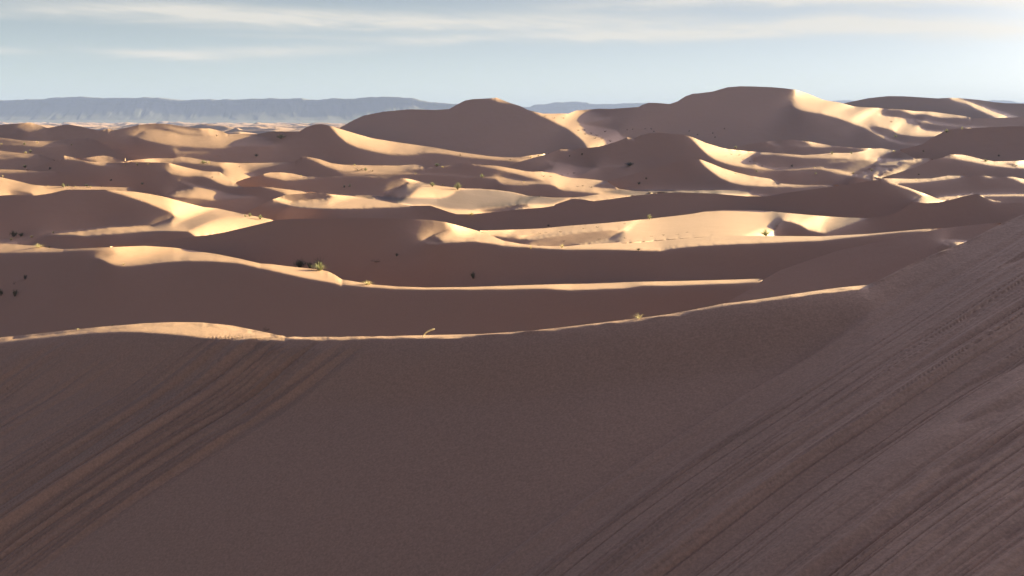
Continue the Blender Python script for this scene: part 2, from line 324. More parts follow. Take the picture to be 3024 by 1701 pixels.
 ('MID', 1, 'F 1640 928 1800 933 1900 953 2050 993 2200 1018 2400 1013 2800 1000 2800 1110 2576 1102 2400 1092 2150 1062 1900 1012 1700 982 1545 970 1680 963 1715 963 1700 945'),
 ('MID', 0, 'F 2330 1060 2400 1035 2480 1040 2470 1080'),
 ('MID', 1, 'D 655 872 750 855 840 868 760 885'),
 ('MID', 1, 'D 1508 712 1540 702 1605 728 1508 742'),
 ('MID', 1, 'D 1135 1095 1250 1073 1400 1067 1650 1085 1400 1082 1250 1084'),
 # big dunes
 ('BR', 1, 'Q 1425 122 1458 85 1560 120 1700 180 D 200 325 440 400 780 405 870 385 950 387 1100 392 1150 410 1120 440 1080 453 1180 458 1300 453 1200 490 1050 520 960 545 1130 575 1280 600 1370 620 '
           '1430 670 1440 700 1500 720 1510 745 1400 785 1100 860 980 855 985 800 930 740 870 685 750 600 600 520 400 430 200 340 80 300 0 285 Q 1560 147'),
 ('BR', 1, 'E 1500 100 1650 145 1850 225 1930 240 2050 258 2250 310 F 560 320 750 330 850 340 1000 345 1200 370 1400 375 1700 412 1890 440 1905 467 1700 462 1530 462 1400 435 1320 415 1190 425 '
           '1080 390 1000 368 820 360 755 420 860 440 1050 470 1200 485 1300 492 1550 525 1800 565 2000 572 2195 575 2000 600 1830 610 1780 570 1600 568 1400 540 1300 510 1255 520 1255 580 '
           '1350 615 1500 630 1650 630 1560 670 1490 698 1300 700 1100 690 980 675 900 610 860 600 700 570 620 585 700 640 800 690 950 750 1080 785 1295 795 1200 808 1000 789 850 747 700 672 '
           '560 594 400 531 200 461 0 408 E 1700 395 1580 372 1500 345 1445 300 1445 260 1480 170'),
 ('BR', 1, 'D 1660 328 1700 318 1770 326 1700 334'),
 ('R2', 1, 'F 1620 205 1750 215 1850 245 2050 310 2150 340 2300 385 2490 445 2480 470 2150 475 2200 455 2080 400 1950 345 1920 320 1850 285 1700 250'),
]
# hard grey clay pan between the dunes
PAN = ['C -300 648 0 655 200 668 500 680 700 700 1280 710 1380 690 1460 650 1480 615 1600 595 1800 592 2000 605 2200 630 2280 660 2400 680 2576 690 H 600 445 750 445 700 480 560 525 200 530 '
       '0 560 C 1900 825 1700 860 1400 845 1150 795 930 800 700 760 400 705 0 652',
       'H 1200 372 1400 338 1600 343 2576 350 R 500 713 870 720 870 742 450 745 150 760 H 1500 415']
FOC = 1098.0            # focal length in pixels of the 1024 px wide picture
YH = 356 * K1024        # row of the eye-level horizon
X0, X1, Y0, Y1 = -60.0, 1084.0, 68.0, 592.0

def rising(P):
    keep = [0]
    for i in range(1, len(P)):
        if P[i, 0] > P[keep[-1], 0] + .05:
            keep.append(i)
    return P[keep]


SIL = [(n, rising(pts(s)), pts(d)) for n, s, d in RIDGES]
NAMES = [r[0] for r in RIDGES]
for _n, _s, _d in SIL:
    _d[:, 1] /= K1024


MIDS = [NAMES.index(k) for k in ('J', 'Cc', 'D1', 'N', 'Bb', 'E1', 'Aa', 'S2', 'Y', 'X', 'S', 'MID')]


def sil_y(l, xs):
    s = SIL[l][1]
    y = np.interp(xs, s[:, 0], s[:, 1])
    y[((xs < s[0, 0]) & (s[0, 0] > 2)) | ((xs > s[-1, 0]) & (s[-1, 0] < 1021))] = 1e6
    return y


def crest_d(l, xs):
    d = SIL[l][2]
    return np.interp(xs, d[:, 0], d[:, 1])


def fill_poly(P, xs, ys):
    """even-odd inside test on the grid xs * ys by scanlines"""
    m = np.zeros((len(ys), len(xs)), bool)
    x1, y1 = P[:, 0], P[:, 1]
    x2, y2 = np.roll(x1, -1), np.roll(y1, -1)
    j0, j1 = np.searchsorted(ys, y1.min()), np.searchsorted(ys, y1.max())
    for j in range(j0, j1):
        y = ys[j]
        c = (y1 <= y) != (y2 <= y)
        xc = np.sort(x1[c] + (y - y1[c]) * (x2[c] - x1[c]) / (y2[c] - y1[c]))
        for k in range(0, len(xc) - 1, 2):
            a, b = np.searchsorted(xs, xc[k]), np.searchsorted(xs, xc[k + 1])
            m[j, a:b] ^= True
    return m


def coverage(P, xs, ys, s, n=3):
    n = max(n, int(3 * s))
    fx = (xs[:, None] + (np.arange(n) + .5 - n / 2) * s / n).ravel()
    fy = (ys[:, None] + (np.arange(n) + .5 - n / 2) * s / n).ravel()
    m = fill_poly(P, fx, fy).astype(np.float32)
    return m.reshape(len(ys), n, len(xs), n).mean((1, 3))


class Level:
    pass


def make_level(s):
    L = Level()
    L.s = s
    L.xs = np.arange(X0 + s / 2, X1, s)
    L.ys = np.arange(Y0 + s / 2, Y1, s)
    nx, ny = len(L.xs), len(L.ys)
    L.a = ((L.xs - 512) / FOC)[None, :].repeat(ny, 0)
    L.t = ((L.ys - YH) / FOC)[:, None].repeat(nx, 1)
    lid = np.full((ny, nx), -1, int)
    L.dys = np.zeros((ny, nx))
    L.w0 = np.zeros((ny, nx))
    L.mu = np.full((ny, nx), .002)
    for l in range(len(SIL) - 1, -1, -1):
        ysil = sil_y(l, L.xs)
        m = L.ys[:, None] >= ysil[None, :]
        lid[m] = l
        dy = L.ys[:, None] - ysil[None, :]
        L.dys[m] = dy[m]
        tc = (ysil - YH) / FOC
        wc = np.log(crest_d(l, L.xs))[None, :]
        nm = NAMES[l]
        tt = L.t
        if nm == 'L0':
            wb = np.log(np.interp(L.xs, [0, 500, 1024], [7., 6., 5.]))[None, :]
            w0 = wc + (wb - wc) * np.clip((tt - tc) / (.416 - tc), 0, 1.2)
            mu = np.full(tt.shape, .02)
        elif nm in ('MID', 'N'):
            pl = np.log(18.5 / np.maximum(tt, .03))
            f = np.clip(dy / 60.0, 0, 1)
            w0 = np.minimum(wc, np.maximum(pl, wc - 2.5 * (tt - tc)) * f + (wc - 2.2 * (tt - tc)) * (1 - f))
            w0 = np.where(dy > 60, np.minimum(pl, wc), w0)
            mu = np.full(tt.shape, .003)
        else:
            w0 = wc - (tt - tc) / (.38 + np.maximum(tt, 0))
            mu = np.full(tt.shape, .003)
        mu = mu + (.4 if nm == 'L0' else .03) * np.exp(-np.maximum(dy, 0) / (6.0 if nm == 'L0' else 3.0))
        L.w0[m] = w0[m]
        L.mu[m] = mu[m]
    L.lid = lid
    L.floor = 24.0
    lab = np.zeros((ny, nx))
    for nm, v, p in AREAS:
        c = coverage(pts(p), L.xs, L.ys, s)
        ie = np.clip(np.searchsorted(L.xs, np.clip(L.xs, 2, 1021)), 0, nx - 1)   # beyond the frame edge go on as at the edge
        c = c[:, ie] * (np.isin(lid, MIDS) if nm == 'MID' else lid == NAMES.index(nm))
        lab = lab * (1 - c) + v * c
    if s <= 2:                                    # slim rims on the near crests
        nb = np.where(lid == NAMES.index('W'), .75, np.where(lid == 0, .3, np.where(lid == NAMES.index('K'), .3, 0)))
        low = np.minimum(lab, np.roll(lab, -1, 0))
        lab = lab + (low - lab) * nb * (1 if s == 1 else .5)
    L.lab = lab
    v = lid >= 0
    L.valid = v
    L.hx = v[:, 1:] & v[:, :-1] & (lid[:, 1:] == lid[:, :-1])
    L.vy = v[1:] & v[:-1] & (lid[1:] == lid[:-1])
    L.cx = v[:, 1:] & v[:, :-1] & ~L.hx          # cut links between ridges
    L.cy = v[1:] & v[:-1] & ~L.vy
    L.sgx = np.where(lid[:, 1:] > lid[:, :-1], 1.0, -1.0)
    L.sgy = np.where(lid[1:] > lid[:-1], 1.0, -1.0)
    # smoothing affinity: not across brinks
    L.bx = L.hx * np.exp(-((lab[:, 1:] - lab[:, :-1]) / .35) ** 2)
    L.by = L.vy * np.exp(-((lab[1:] - lab[:-1]) / .35) ** 2)
    return L


def grads(L, w):
    h = L.s / FOC
    dx = np.where(L.hx, (w[:, 1:] - w[:, :-1]) / h, 0)
    dy = np.where(L.vy, (w[1:] - w[:-1]) / h, 0)
    ga = np.zeros_like(w); ca = np.zeros_like(w)
    ga[:, 1:] += dx; ga[:, :-1] += dx
    ca[:, 1:] += L.hx; ca[:, :-1] += L.hx
    gt = np.zeros_like(w); ct = np.zeros_like(w)
    gt[1:] += dy; gt[:-1] += dy
    ct[1:] += L.vy; ct[:-1] += L.vy
    return ga / np.maximum(ca, 1), np.where(ct > 0, gt / np.maximum(ct, 1), -2.0)


def blur(L, f, n):
    for _ in range(n):
        num = f.copy(); den = np.ones(f.shape[:2])[..., None] * np.ones_like(f)
        b = L.bx[..., None]
        num[:, 1:] += b * f[:, :-1]; den[:, 1:] += b
        num[:, :-1] += b * f[:, 1:]; den[:, :-1] += b
        b = L.by[..., None]
        num[1:] += b * f[:-1]; den[1:] += b
        num[:-1] += b * f[1:]; den[:-1] += b
        f = num / den
    return f


DARKN = {'G': (-.34, -.22, .91), 'W': (-.27, -.46, .82), 'K': (-.25, -.44, .83), 'MID': (-.24, -.40, .86), 'BR': (-.2, -.36, .9)}


def prior_normals(L):
    n = np.zeros(L.lab.shape + (3,)) + np.array((-.2, -.3, .9))
    tl = np.where(L.a > 0, .12, .25) + np.where(L.lid <= 2, np.clip(-L.a * 1.2, 0, .3), 0)
    lit = np.stack([tl, -.02 + 0 * L.a, .96 + 0 * L.a], -1)
    for l, nm in enumerate(NAMES):
        m = L.lid == l
        n[m] = DARKN.get(nm, (-.24, -.44, .84))
        if nm == 'L0':                     # the slip face leans back more towards the right
            X = L.a[m] * FOC + 512; Y = L.t[m] * FOC + YH
            sd = ((X - 866) * 286 + (Y - 286) * 389) / 483.0      # right of the flow edge
            f = np.clip((sd + 15) / 70, 0, 1)
            f = (f * f * (3 - 2 * f) * .75 + .25 * np.clip(L.a[m] / .9 + .5, 0, 1))[:, None]
            n[m] = (1 - f) * np.array((-.36, -.46, .81)) + f * np.array((-.23, -.15, .96))
    lab = L.lab[..., None]
    n = n * (1 - lab) + lit * lab
    return n / np.linalg.norm(n, axis=-1, keepdims=True)


def project(L, n, npri, pull):
    n = n * (1 - pull) + npri * pull
    n /= np.linalg.norm(n, axis=-1, keepdims=True)
    lab = L.lab
    mid = np.isin(L.lid, MIDS)
    far = np.isin(L.lid, [NAMES.index(k) for k in ('BR', 'R2', 'MID', 'S', 'E1', 'Aa', 'Bb')])
    near = L.lid <= NAMES.index('L7')
    l1 = np.where(mid, .25, .36); d1 = np.where(mid | (L.lid == NAMES.index('K')), -.035, -.07); d0 = np.where(mid, -.28, -.5)
    l1 = np.where(far, .17, l1)
    big = L.lid >= NAMES.index('BR')
    l1 = np.where(big, .13, l1)
    lo = np.where(lab > .95, l1, np.where(lab < .05, d0, d1 + (l1 - d1) * lab))
    hi = np.where(lab > .95, np.where(big, .25, np.where(far, .36, np.where(mid, .45, .62))), np.where(lab < .05, d1, d1 + (l1 - d1) * lab))
    e = np.stack([-L.a, -np.ones_like(L.a), L.t], -1)
    el = np.linalg.norm(e, axis=-1)
    hi = np.where(L.lid == 0, np.where(lab < .05, -.07, hi), hi)
    for _ in range(3):
        c = n @ SUN
        n = n + (np.clip(c, lo, hi) - c)[..., None] * SUN
        n /= np.linalg.norm(n, axis=-1, keepdims=True)
        ne = (n * e).sum(-1) / el
        emin = np.where(lab > .5, .022 + .25 * np.maximum(L.t, 0), .12)
        n = n + (np.maximum(emin - ne, 0) / 1.0)[..., None] * (e / el[..., None])
        nz = n[..., 2] / np.linalg.norm(n, axis=-1)
        hz = np.hypot(n[..., 0], n[..., 1])
        lim = n[..., 2] * .70
        f = np.where(hz > lim, lim / np.maximum(hz, 1e-6), 1)
        n[..., 0] *= f; n[..., 1] *= f
        n /= np.linalg.norm(n, axis=-1, keepdims=True)
    return n


def solve(L, w, n, its, adj=None):
    e = np.stack([-L.a, -np.ones_like(L.a), L.t], -1)
    ne = np.maximum((n * e).sum(-1), .02)
    ga, gt = n[..., 0] / ne, -n[..., 2] / ne
    wt = ne ** 2 + .0004
    h = L.s / FOC
    ex = L.hx * .5 * (wt[:, 1:] + wt[:, :-1]) / h ** 2
    ey = L.vy * .5 * (wt[1:] + wt[:-1]) / h ** 2
    # edge targets: mean weighted to the steeper side keeps brinks crisp
    tx = .5 * (ga[:, 1:] + ga[:, :-1]) * h
    ty = .5 * (gt[1:] + gt[:-1]) * h
    # ordering across ridges
    gx = (w[:, 1:] - w[:, :-1]) * L.sgx
    gy = (w[1:] - w[:-1]) * L.sgy
    dl = {8: .05, 4: .05, 2: .035, 1: .015}[L.s]
    wj = .02 if L.s > 1 else .0006
    ax = (L.cx & (gx < dl)) * wj / h ** 2
    ay = (L.cy & (gy < dl)) * wj / h ** 2
    tx = np.where(L.cx, dl * L.sgx, tx); ty = np.where(L.cy, dl * L.sgy, ty)
    ex = ex + ax; ey = ey + ay
    mu = np.where(L.valid, L.mu, 1.0) * (1.0 / (60 / FOC) ** 2) * .05
    # the ground does not sink below the floor of the basin
    fl = np.log(L.floor / np.maximum(L.t, 1e-3))
    low = L.valid & (L.t > .004) & (w > fl)
    ml = .08 / (60 / FOC) ** 2
    b0 = np.where(low, ml * fl, 0)
    mu0 = mu
    mu = mu + np.where(low, ml, 0)
    if adj is not None:
        b0 = b0 + adj[0] * adj[1]
        mu = mu + adj[0]

    def A(u):
        r = mu * u
        f = ex * (u[:, 1:] - u[:, :-1]); r[:, 1:] += f; r[:, :-1] -= f
        f = ey * (u[1:] - u[:-1]); r[1:] += f; r[:-1] -= f
        return r
    b = mu0 * L.w0 + b0
    f = ex * tx; b[:, 1:] += f; b[:, :-1] -= f
    f = ey * ty; b[1:] += f; b[:-1] -= f
    dg = mu.copy()
    dg[:, 1:] += ex; dg[:, :-1] += ex; dg[1:] += ey; dg[:-1] += ey
    r = b - A(w); z = r / dg; p = z.copy(); rz = (r * z).sum()
    for _ in range(its):
        Ap = A(p)
        al = rz / max((p * Ap).sum(), 1e-30)
        w = w + al * p; r = r - al * Ap
        z = r / dg; rz2 = (r * z).sum()
        p = z + rz2 / max(rz, 1e-30) * p; rz = rz2
    return w


def upsample(Lc, wc, Lf):
    fx = (Lf.xs - Lc.xs[0]) / Lc.s; fy = (Lf.ys - Lc.ys[0]) / Lc.s
    num = np.zeros(Lf.lid.shape); den = np.zeros(Lf.lid.shape)
    for oy in (0, 1):
        for ox in (0, 1):
            ix = np.clip(np.floor(fx).astype(int) + ox, 0, len(Lc.xs) - 1)
            iy = np.clip(np.floor(fy).astype(int) + oy, 0, len(Lc.ys) - 1)
            wx = np.maximum(1 - abs(fx - (np.floor(fx) + ox)), 0) + 1e-4
            wy = np.maximum(1 - abs(fy - (np.floor(fy) + oy)), 0) + 1e-4
            ok = Lc.lid[iy][:, ix] == Lf.lid
            ww = wy[:, None] * wx[None, :] * ok
            num += ww * (wc[iy][:, ix] - Lc.w0[iy][:, ix]); den += ww
    return np.where(den > 0, num / np.maximum(den, 1e-9), 0) + Lf.w0


def normals(L, w):
    ga, gt = grads(L, w)
    gt = np.minimum(gt, -.25)
    n = np.stack([ga, -(1 + L.t * gt + L.a * ga), -gt], -1)
    return n / np.linalg.norm(n, axis=-1, keepdims=True)


def height_map(L, w, na=560, nd=700):
    """seen terrain as a height map over bearing and log distance (hidden ground bridged)"""
    aa = np.linspace(L.a[0, 0], L.a[0, -1], na)
    ww = np.linspace(math.log(5), math.log(1500), nd)
    Z = np.full((na, nd), -60.0)
    ci = np.clip(np.searchsorted(L.a[0], aa), 0, L.a.shape[1] - 1)
    for i, c in enumerate(ci):
        v = L.valid[:, c]
        wc = w[v, c][::-1]
        z = (-np.exp(w[:, c]) * L.t[:, c])[v][::-1]
        wc = np.maximum.accumulate(wc)
        Z[i] = np.interp(ww, wc, z, left=-30, right=-60)
    return aa, ww, Z


def cast(L, w, steps=140):
    """metres by which each point lies below the shadow line; occluder position"""
    aa, ww, Z = height_map(L, w)
    d = np.exp(w); x = L.a * d; z = -L.t * d
    best = np.full(w.shape, -9.0); bx = np.zeros(w.shape); by = np.zeros(w.shape)
    te = math.tan(SUN_EL)
    sx, sy = math.sin(SUN_AZ), math.cos(SUN_AZ)
    u = .004
    for k in range(steps):
        u *= 1.048
        s = u * d
        X = x + sx * s; Y = d + sy * s; R = z + te * s
        fa = (X / Y - aa[0]) / (aa[1] - aa[0]); fw = (np.log(Y) - ww[0]) / (ww[1] - ww[0])
        ins = (fa >= 0) & (fa < len(aa) - 1.01) & (fw >= 0) & (fw < len(ww) - 1.01)
        i = np.clip(fa.astype(int), 0, len(aa) - 2); j = np.clip(fw.astype(int), 0, len(ww) - 2)
        p = np.clip(fa - i, 0, 1); q = np.clip(fw - j, 0, 1)
        zz = (Z[i, j] * (1 - q) + Z[i, j + 1] * q) * (1 - p) + (Z[i + 1, j] * (1 - q) + Z[i + 1, j + 1] * q) * p
        ex = np.where(ins, zz - R - .02 * s, -9)
        m = ex > best
        best = np.where(m, ex, best); bx = np.where(m, X, bx); by = np.where(m, Y, by)
    return best, bx, by


def cast_adjust(L, w):
    """lit ground that would fall into shade rises a little, what shades it sinks"""
    b, X, Y = cast(L, w)
    d = np.exp(w)
    mc = CAST_W / (60 / FOC) ** 2
    wt = np.zeros(w.shape); tg = np.zeros(w.shape)
    bad = L.valid & (L.lab > .5) & (b > 0)
    t = np.maximum(L.t, .006)
    v = np.minimum(b, .03 * d)
    up = np.log(1 - np.clip(.7 * v / (d * t), 0, .12))
    wt[bad] += mc; tg[bad] += (mc * (w + up))[bad]
    py, px = np.nonzero(bad)
    a = X[bad] / Y[bad]
    zo = -d[bad] * L.t[bad] + math.tan(SUN_EL) * np.hypot(X[bad] - L.a[bad] * d[bad], Y[bad] - d[bad]) + b[bad]
    ix = np.clip(np.round((a * FOC + 512 - L.xs[0]) / L.s).astype(int), 0, len(L.xs) - 1)
    iy = np.clip(np.round((-zo / Y[bad] * FOC + YH - L.ys[0]) / L.s).astype(int), 0, len(L.ys) - 1)
    seen = L.valid[iy, ix] & (abs(w[iy, ix] - np.log(Y[bad])) < .06)
    iy, ix, vv = iy[seen], ix[seen], v[bad][seen]
    dn = np.log(1 + np.clip(.7 * vv / (d[iy, ix] * np.maximum(L.t[iy, ix], .006)), 0, .12))
    wn = np.zeros(w.shape); wd = np.zeros(w.shape)
    np.add.at(wn, (iy, ix), 1.0); np.add.at(wd, (iy, ix), dn)
    o = wn > 0
    wt[o] += mc; tg[o] += (mc * (w + wd / np.maximum(wn, 1)))[o]
    return wt, np.where(wt > 0, tg / np.maximum(wt, 1e-9), 0), bad.sum() / max((L.valid & (L.lab > .5)).sum(), 1)


CAST_W = .02


def solve_terrain(schedule=((8, 40, 150), (4, 30, 100), (2, 20, 70), (1, 6, 50)), log=False):
    prev = None
    for s, outer, its in schedule:
        L = make_level(s)
        w = L.w0.copy() if prev is None else upsample(prev[0], prev[1], L)
        npri = prior_normals(L)
        pull = np.where(L.lab > .5, np.where(L.lid >= NAMES.index('BR'), .15, .12), np.where(L.lid == 0, .40, np.where(L.lid <= 3, .3, np.where(L.lid >= NAMES.index('BR'), .06, .12))))[..., None]
        if prev is None:
            w = solve(L, w, project(L, npri.copy(), npri, 0), its * 3)
        for k in range(outer):
            n = normals(L, w)
            n = blur(L, n, 12 if s < 8 else 5)
            n = project(L, n, npri, pull)
            adj = None
            if 1 < s < 8 and k % 2 == 1 and k < outer - 3:
                adj = cast_adjust(L, w)
            w = solve(L, w, n, its, adj)
        if log:
            n = normals(L, w); c = n @ SUN
            lit = L.valid & (L.lab > .9); dk = L.valid & (L.lab < .1)
            print('level', s, 'lit ok %.3f dark ok %.3f' % ((c[lit] > .08).mean(), (c[dk] < 0).mean()), 'cast', cast_adjust(L, w)[2],
                  'cut viol', ((w[1:] - w[:-1]) * L.sgy < 0)[L.cy].mean(), flush=True)
        prev = (L, w)
    return prev


# ---------------------------------------------------------------- helpers
def value_noise(x, y, seed):
    """smooth 2-D lattice noise, -1..1"""
    xi, yi = np.floor(x).astype(np.int64), np.floor(y).astype(np.int64)
    fx, fy = x - xi, y - yi
    fx, fy = fx * fx * fx * (fx * (fx * 6 - 15) + 10), fy * fy * fy * (fy * (fy * 6 - 15) + 10)

    def h(i, j):
        n = (i * 374761393 + j * 668265263 + seed * 1442695041) & 0xffffffff
        n = ((n ^ (n >> 13)) * 1274126177) & 0xffffffff
        return ((n ^ (n >> 16)) & 0xffff) / 32767.5 - 1
    return (h(xi, yi) * (1 - fx) + h(xi + 1, yi) * fx) * (1 - fy) + (h(xi, yi + 1) * (1 - fx) + h(xi + 1, yi + 1) * fx) * fy


def fbm(x, y, seed, n=4, g=.5):
    r, a = 0, 1.0
    for k in range(n):
        r = r + a * value_noise(x * 2 ** k + 17.3 * k, y * 2 ** k - 9.1 * k, seed + k)
        a *= g
    return r


def grid_object(name, V, ok=None, mat=None, attr=None, kind='structure'):
    """V: rows x columns x 3 vertices; ok: faces kept"""
    nr, nc = V.shape[:2]
    idx = np.arange(nr * nc).reshape(nr, nc)
    q = np.stack([idx[:-1, :-1], idx[1:, :-1], idx[1:, 1:], idx[:-1, 1:]], -1)
    q = q[ok] if ok is not None else q.reshape(-1, 4)
    used = np.zeros(nr * nc, bool)
    used[q.ravel()] = True
    remap = np.cumsum(used) - 1
    q = remap[q].astype(np.int32)
    me = bpy.data.meshes.new(name)
    co = V.reshape(-1, 3)[used].astype(np.float32)
    me.vertices.add(len(co))
    me.vertices.foreach_set('co', co.ravel())
    me.loops.add(q.size)
    me.loops.foreach_set('vertex_index', q.ravel())
    me.polygons.add(len(q))
    me.polygons.foreach_set('loop_start', np.arange(0, q.size, 4, dtype=np.int32))
    me.polygons.foreach_set('use_smooth', np.ones(len(q), bool))
    if attr:
        for k, a in attr.items():
            me.attributes.new(k, 'FLOAT', 'POINT').data.foreach_set('value', a.reshape(-1)[used].astype(np.float32))
    me.update(calc_edges=True)
    me.validate()
    ob = bpy.data.objects.new(name, me)
    COL.objects.link(ob)
    if mat:
        me.materials.append(mat)
    if kind:
        ob['kind'] = kind
    return ob


# ---------------------------------------------------------------- materials
def new_mat(name):
    m = bpy.data.materials.new(name)
    m.use_nodes = True
    return m, m.node_tree.nodes, m.node_tree.links, m.node_tree.nodes['Principled BSDF']


def noise_node(N, Lk, vec, scale, detail=4, rough=.55):
    n = N.new('ShaderNodeTexNoise')
    n.inputs['Scale'].default_value = scale
    n.inputs['Detail'].default_value = detail
    n.inputs['Roughness'].default_value = rough
    Lk.new(vec, n.inputs['Vector'])
    return n.outputs[0]


def sand_material(name, c1, c2, ripple, coarse):
    m, N, Lk, B = new_mat(name)
    geo = N.new('ShaderNodeNewGeometry')
    pos = geo.outputs['Position']
    ramp = N.new('ShaderNodeMix'); ramp.data_type = 'RGBA'
    Lk.new(noise_node(N, Lk, pos, .03, 5, .6), ramp.inputs['Factor'])
    ramp.inputs['A'].default_value = c1 + (1,)
    ramp.inputs['B'].default_value = c2 + (1,)
    # grain
    gr = N.new('ShaderNodeMix'); gr.data_type = 'RGBA'; gr.blend_type = 'MULTIPLY'
    gr.inputs['Factor'].default_value = 1
    mr = N.new('ShaderNodeMapRange')
    Lk.new(noise_node(N, Lk, pos, 30, 3, .75), mr.inputs['Value'])
    mr.inputs['From Min'].default_value = .3; mr.inputs['From Max'].default_value = .7
    mr.inputs['To Min'].default_value = .80; mr.inputs['To Max'].default_value = 1.2
    Lk.new(ramp.outputs['Result'], gr.inputs['A'])
    Lk.new(mr.outputs[0], gr.inputs['B'])
    # grey clay where the pan lies bare
    at = N.new('ShaderNodeAttribute'); at.attribute_name = 'clay'
    cm = N.new('ShaderNodeMix'); cm.data_type = 'RGBA'
    Lk.new(at.outputs['Fac'], cm.inputs['Factor'])
    Lk.new(gr.outputs['Result'], cm.inputs['A'])
    cr = N.new('ShaderNodeMix'); cr.data_type = 'RGBA'
    Lk.new(noise_node(N, Lk, pos, .12, 5, .7), cr.inputs['Factor'])
    cr.inputs['A'].default_value = (.115, .070, .068, 1)
    cr.inputs['B'].default_value = (.16, .098, .094, 1)
    Lk.new(cr.outputs['Result'], cm.inputs['B'])
    Lk.new(cm.outputs['Result'], B.inputs['Base Color'])
    B.inputs['Roughness'].default_value = .6
    B.inputs['Specular IOR Level'].default_value = .5
    b1 = N.new('ShaderNodeBump')
    b1.inputs['Strength'].default_value = 1
    b1.inputs['Distance'].default_value = coarse
    Lk.new(noise_node(N, Lk, pos, .22, 4, .5), b1.inputs['Height'])
    b2 = N.new('ShaderNodeBump')
    b2.inputs['Strength'].default_value = 1
    b2.inputs['Distance'].default_value = ripple
    Lk.new(noise_node(N, Lk, pos, 9, 4, .65), b2.inputs['Height'])
    Lk.new(b1.outputs[0], b2.inputs['Normal'])
    Lk.new(b2.outputs[0], B.inputs['Normal'])
    return m


SAND = sand_material('sand', (.43, .255, .19), (.48, .29, .215), .009, .12)

# ---------------------------------------------------------------- dunes
LV, WSOL = solve_terrain()
CLAY = np.zeros(LV.lid.shape)
for p in PAN:
    CLAY = np.maximum(CLAY, coverage(pts(p), LV.xs, LV.ys, 1))
for _ in range(2):
    CLAY[1:-1, 1:-1] = (CLAY[1:-1, 1:-1] * 2 + CLAY[1:-1, 2:] + CLAY[1:-1, :-2] + CLAY[2:, 1:-1] * .5 + CLAY[:-2, 1:-1] * .5) / 5


def layer_field(l):
    """depth of one ridge, continued a little beyond its outline"""
    m = LV.lid == l
    W = np.where(m, WSOL, 0.0)
    ny, nx = m.shape
    any_ = m.any(0)
    r0 = np.where(any_, m.argmax(0), 0)
    r1 = np.where(any_, ny - 1 - m[::-1].argmax(0), 0)
    c = np.arange(nx)
    ok = m.copy()
    gu = np.clip(W[r0, c] - W[np.minimum(r0 + 1, r1), c], 0, .02)
    gd = np.clip(W[r1, c] - W[np.maximum(r1 - 1, r0), c], -.02, 0)
    for k in (1, 2, 3):
        for r, g, b in ((r0 - k, gu * k, r0), (r1 + k, gd * k, r1)):
            s = any_ & (r >= 0) & (r < ny)
            W[r[s], c[s]] = W[b[s], c[s]] + g[s]
            ok[r[s], c[s]] = True
    return W, ok, any_, r0, r1


def sample(W, ok, X, Y):
    fx = (X - LV.xs[0]) / LV.s; fy = (Y - LV.ys[0]) / LV.s
    ix0 = np.floor(fx).astype(int); iy0 = np.floor(fy).astype(int)
    num = 0; den = 0
    for oy in (0, 1):
        for ox in (0, 1):
            ix = np.clip(ix0 + ox, 0, W.shape[1] - 1); iy = np.clip(iy0 + oy, 0, W.shape[0] - 1)
            ww = (np.clip(1 - abs(fx - ix0 - ox), 0, 1) + 1e-5) * (np.clip(1 - abs(fy - iy0 - oy), 0, 1) + 1e-5) * ok[iy, ix]
            num = num + ww * W[iy, ix]; den = den + ww
    return np.where(den > 0, num / np.maximum(den, 1e-12), np.nan)


FIELDS = {}
SKIRT = np.array([.012, .03, .06, .10, .16, .24, .34])


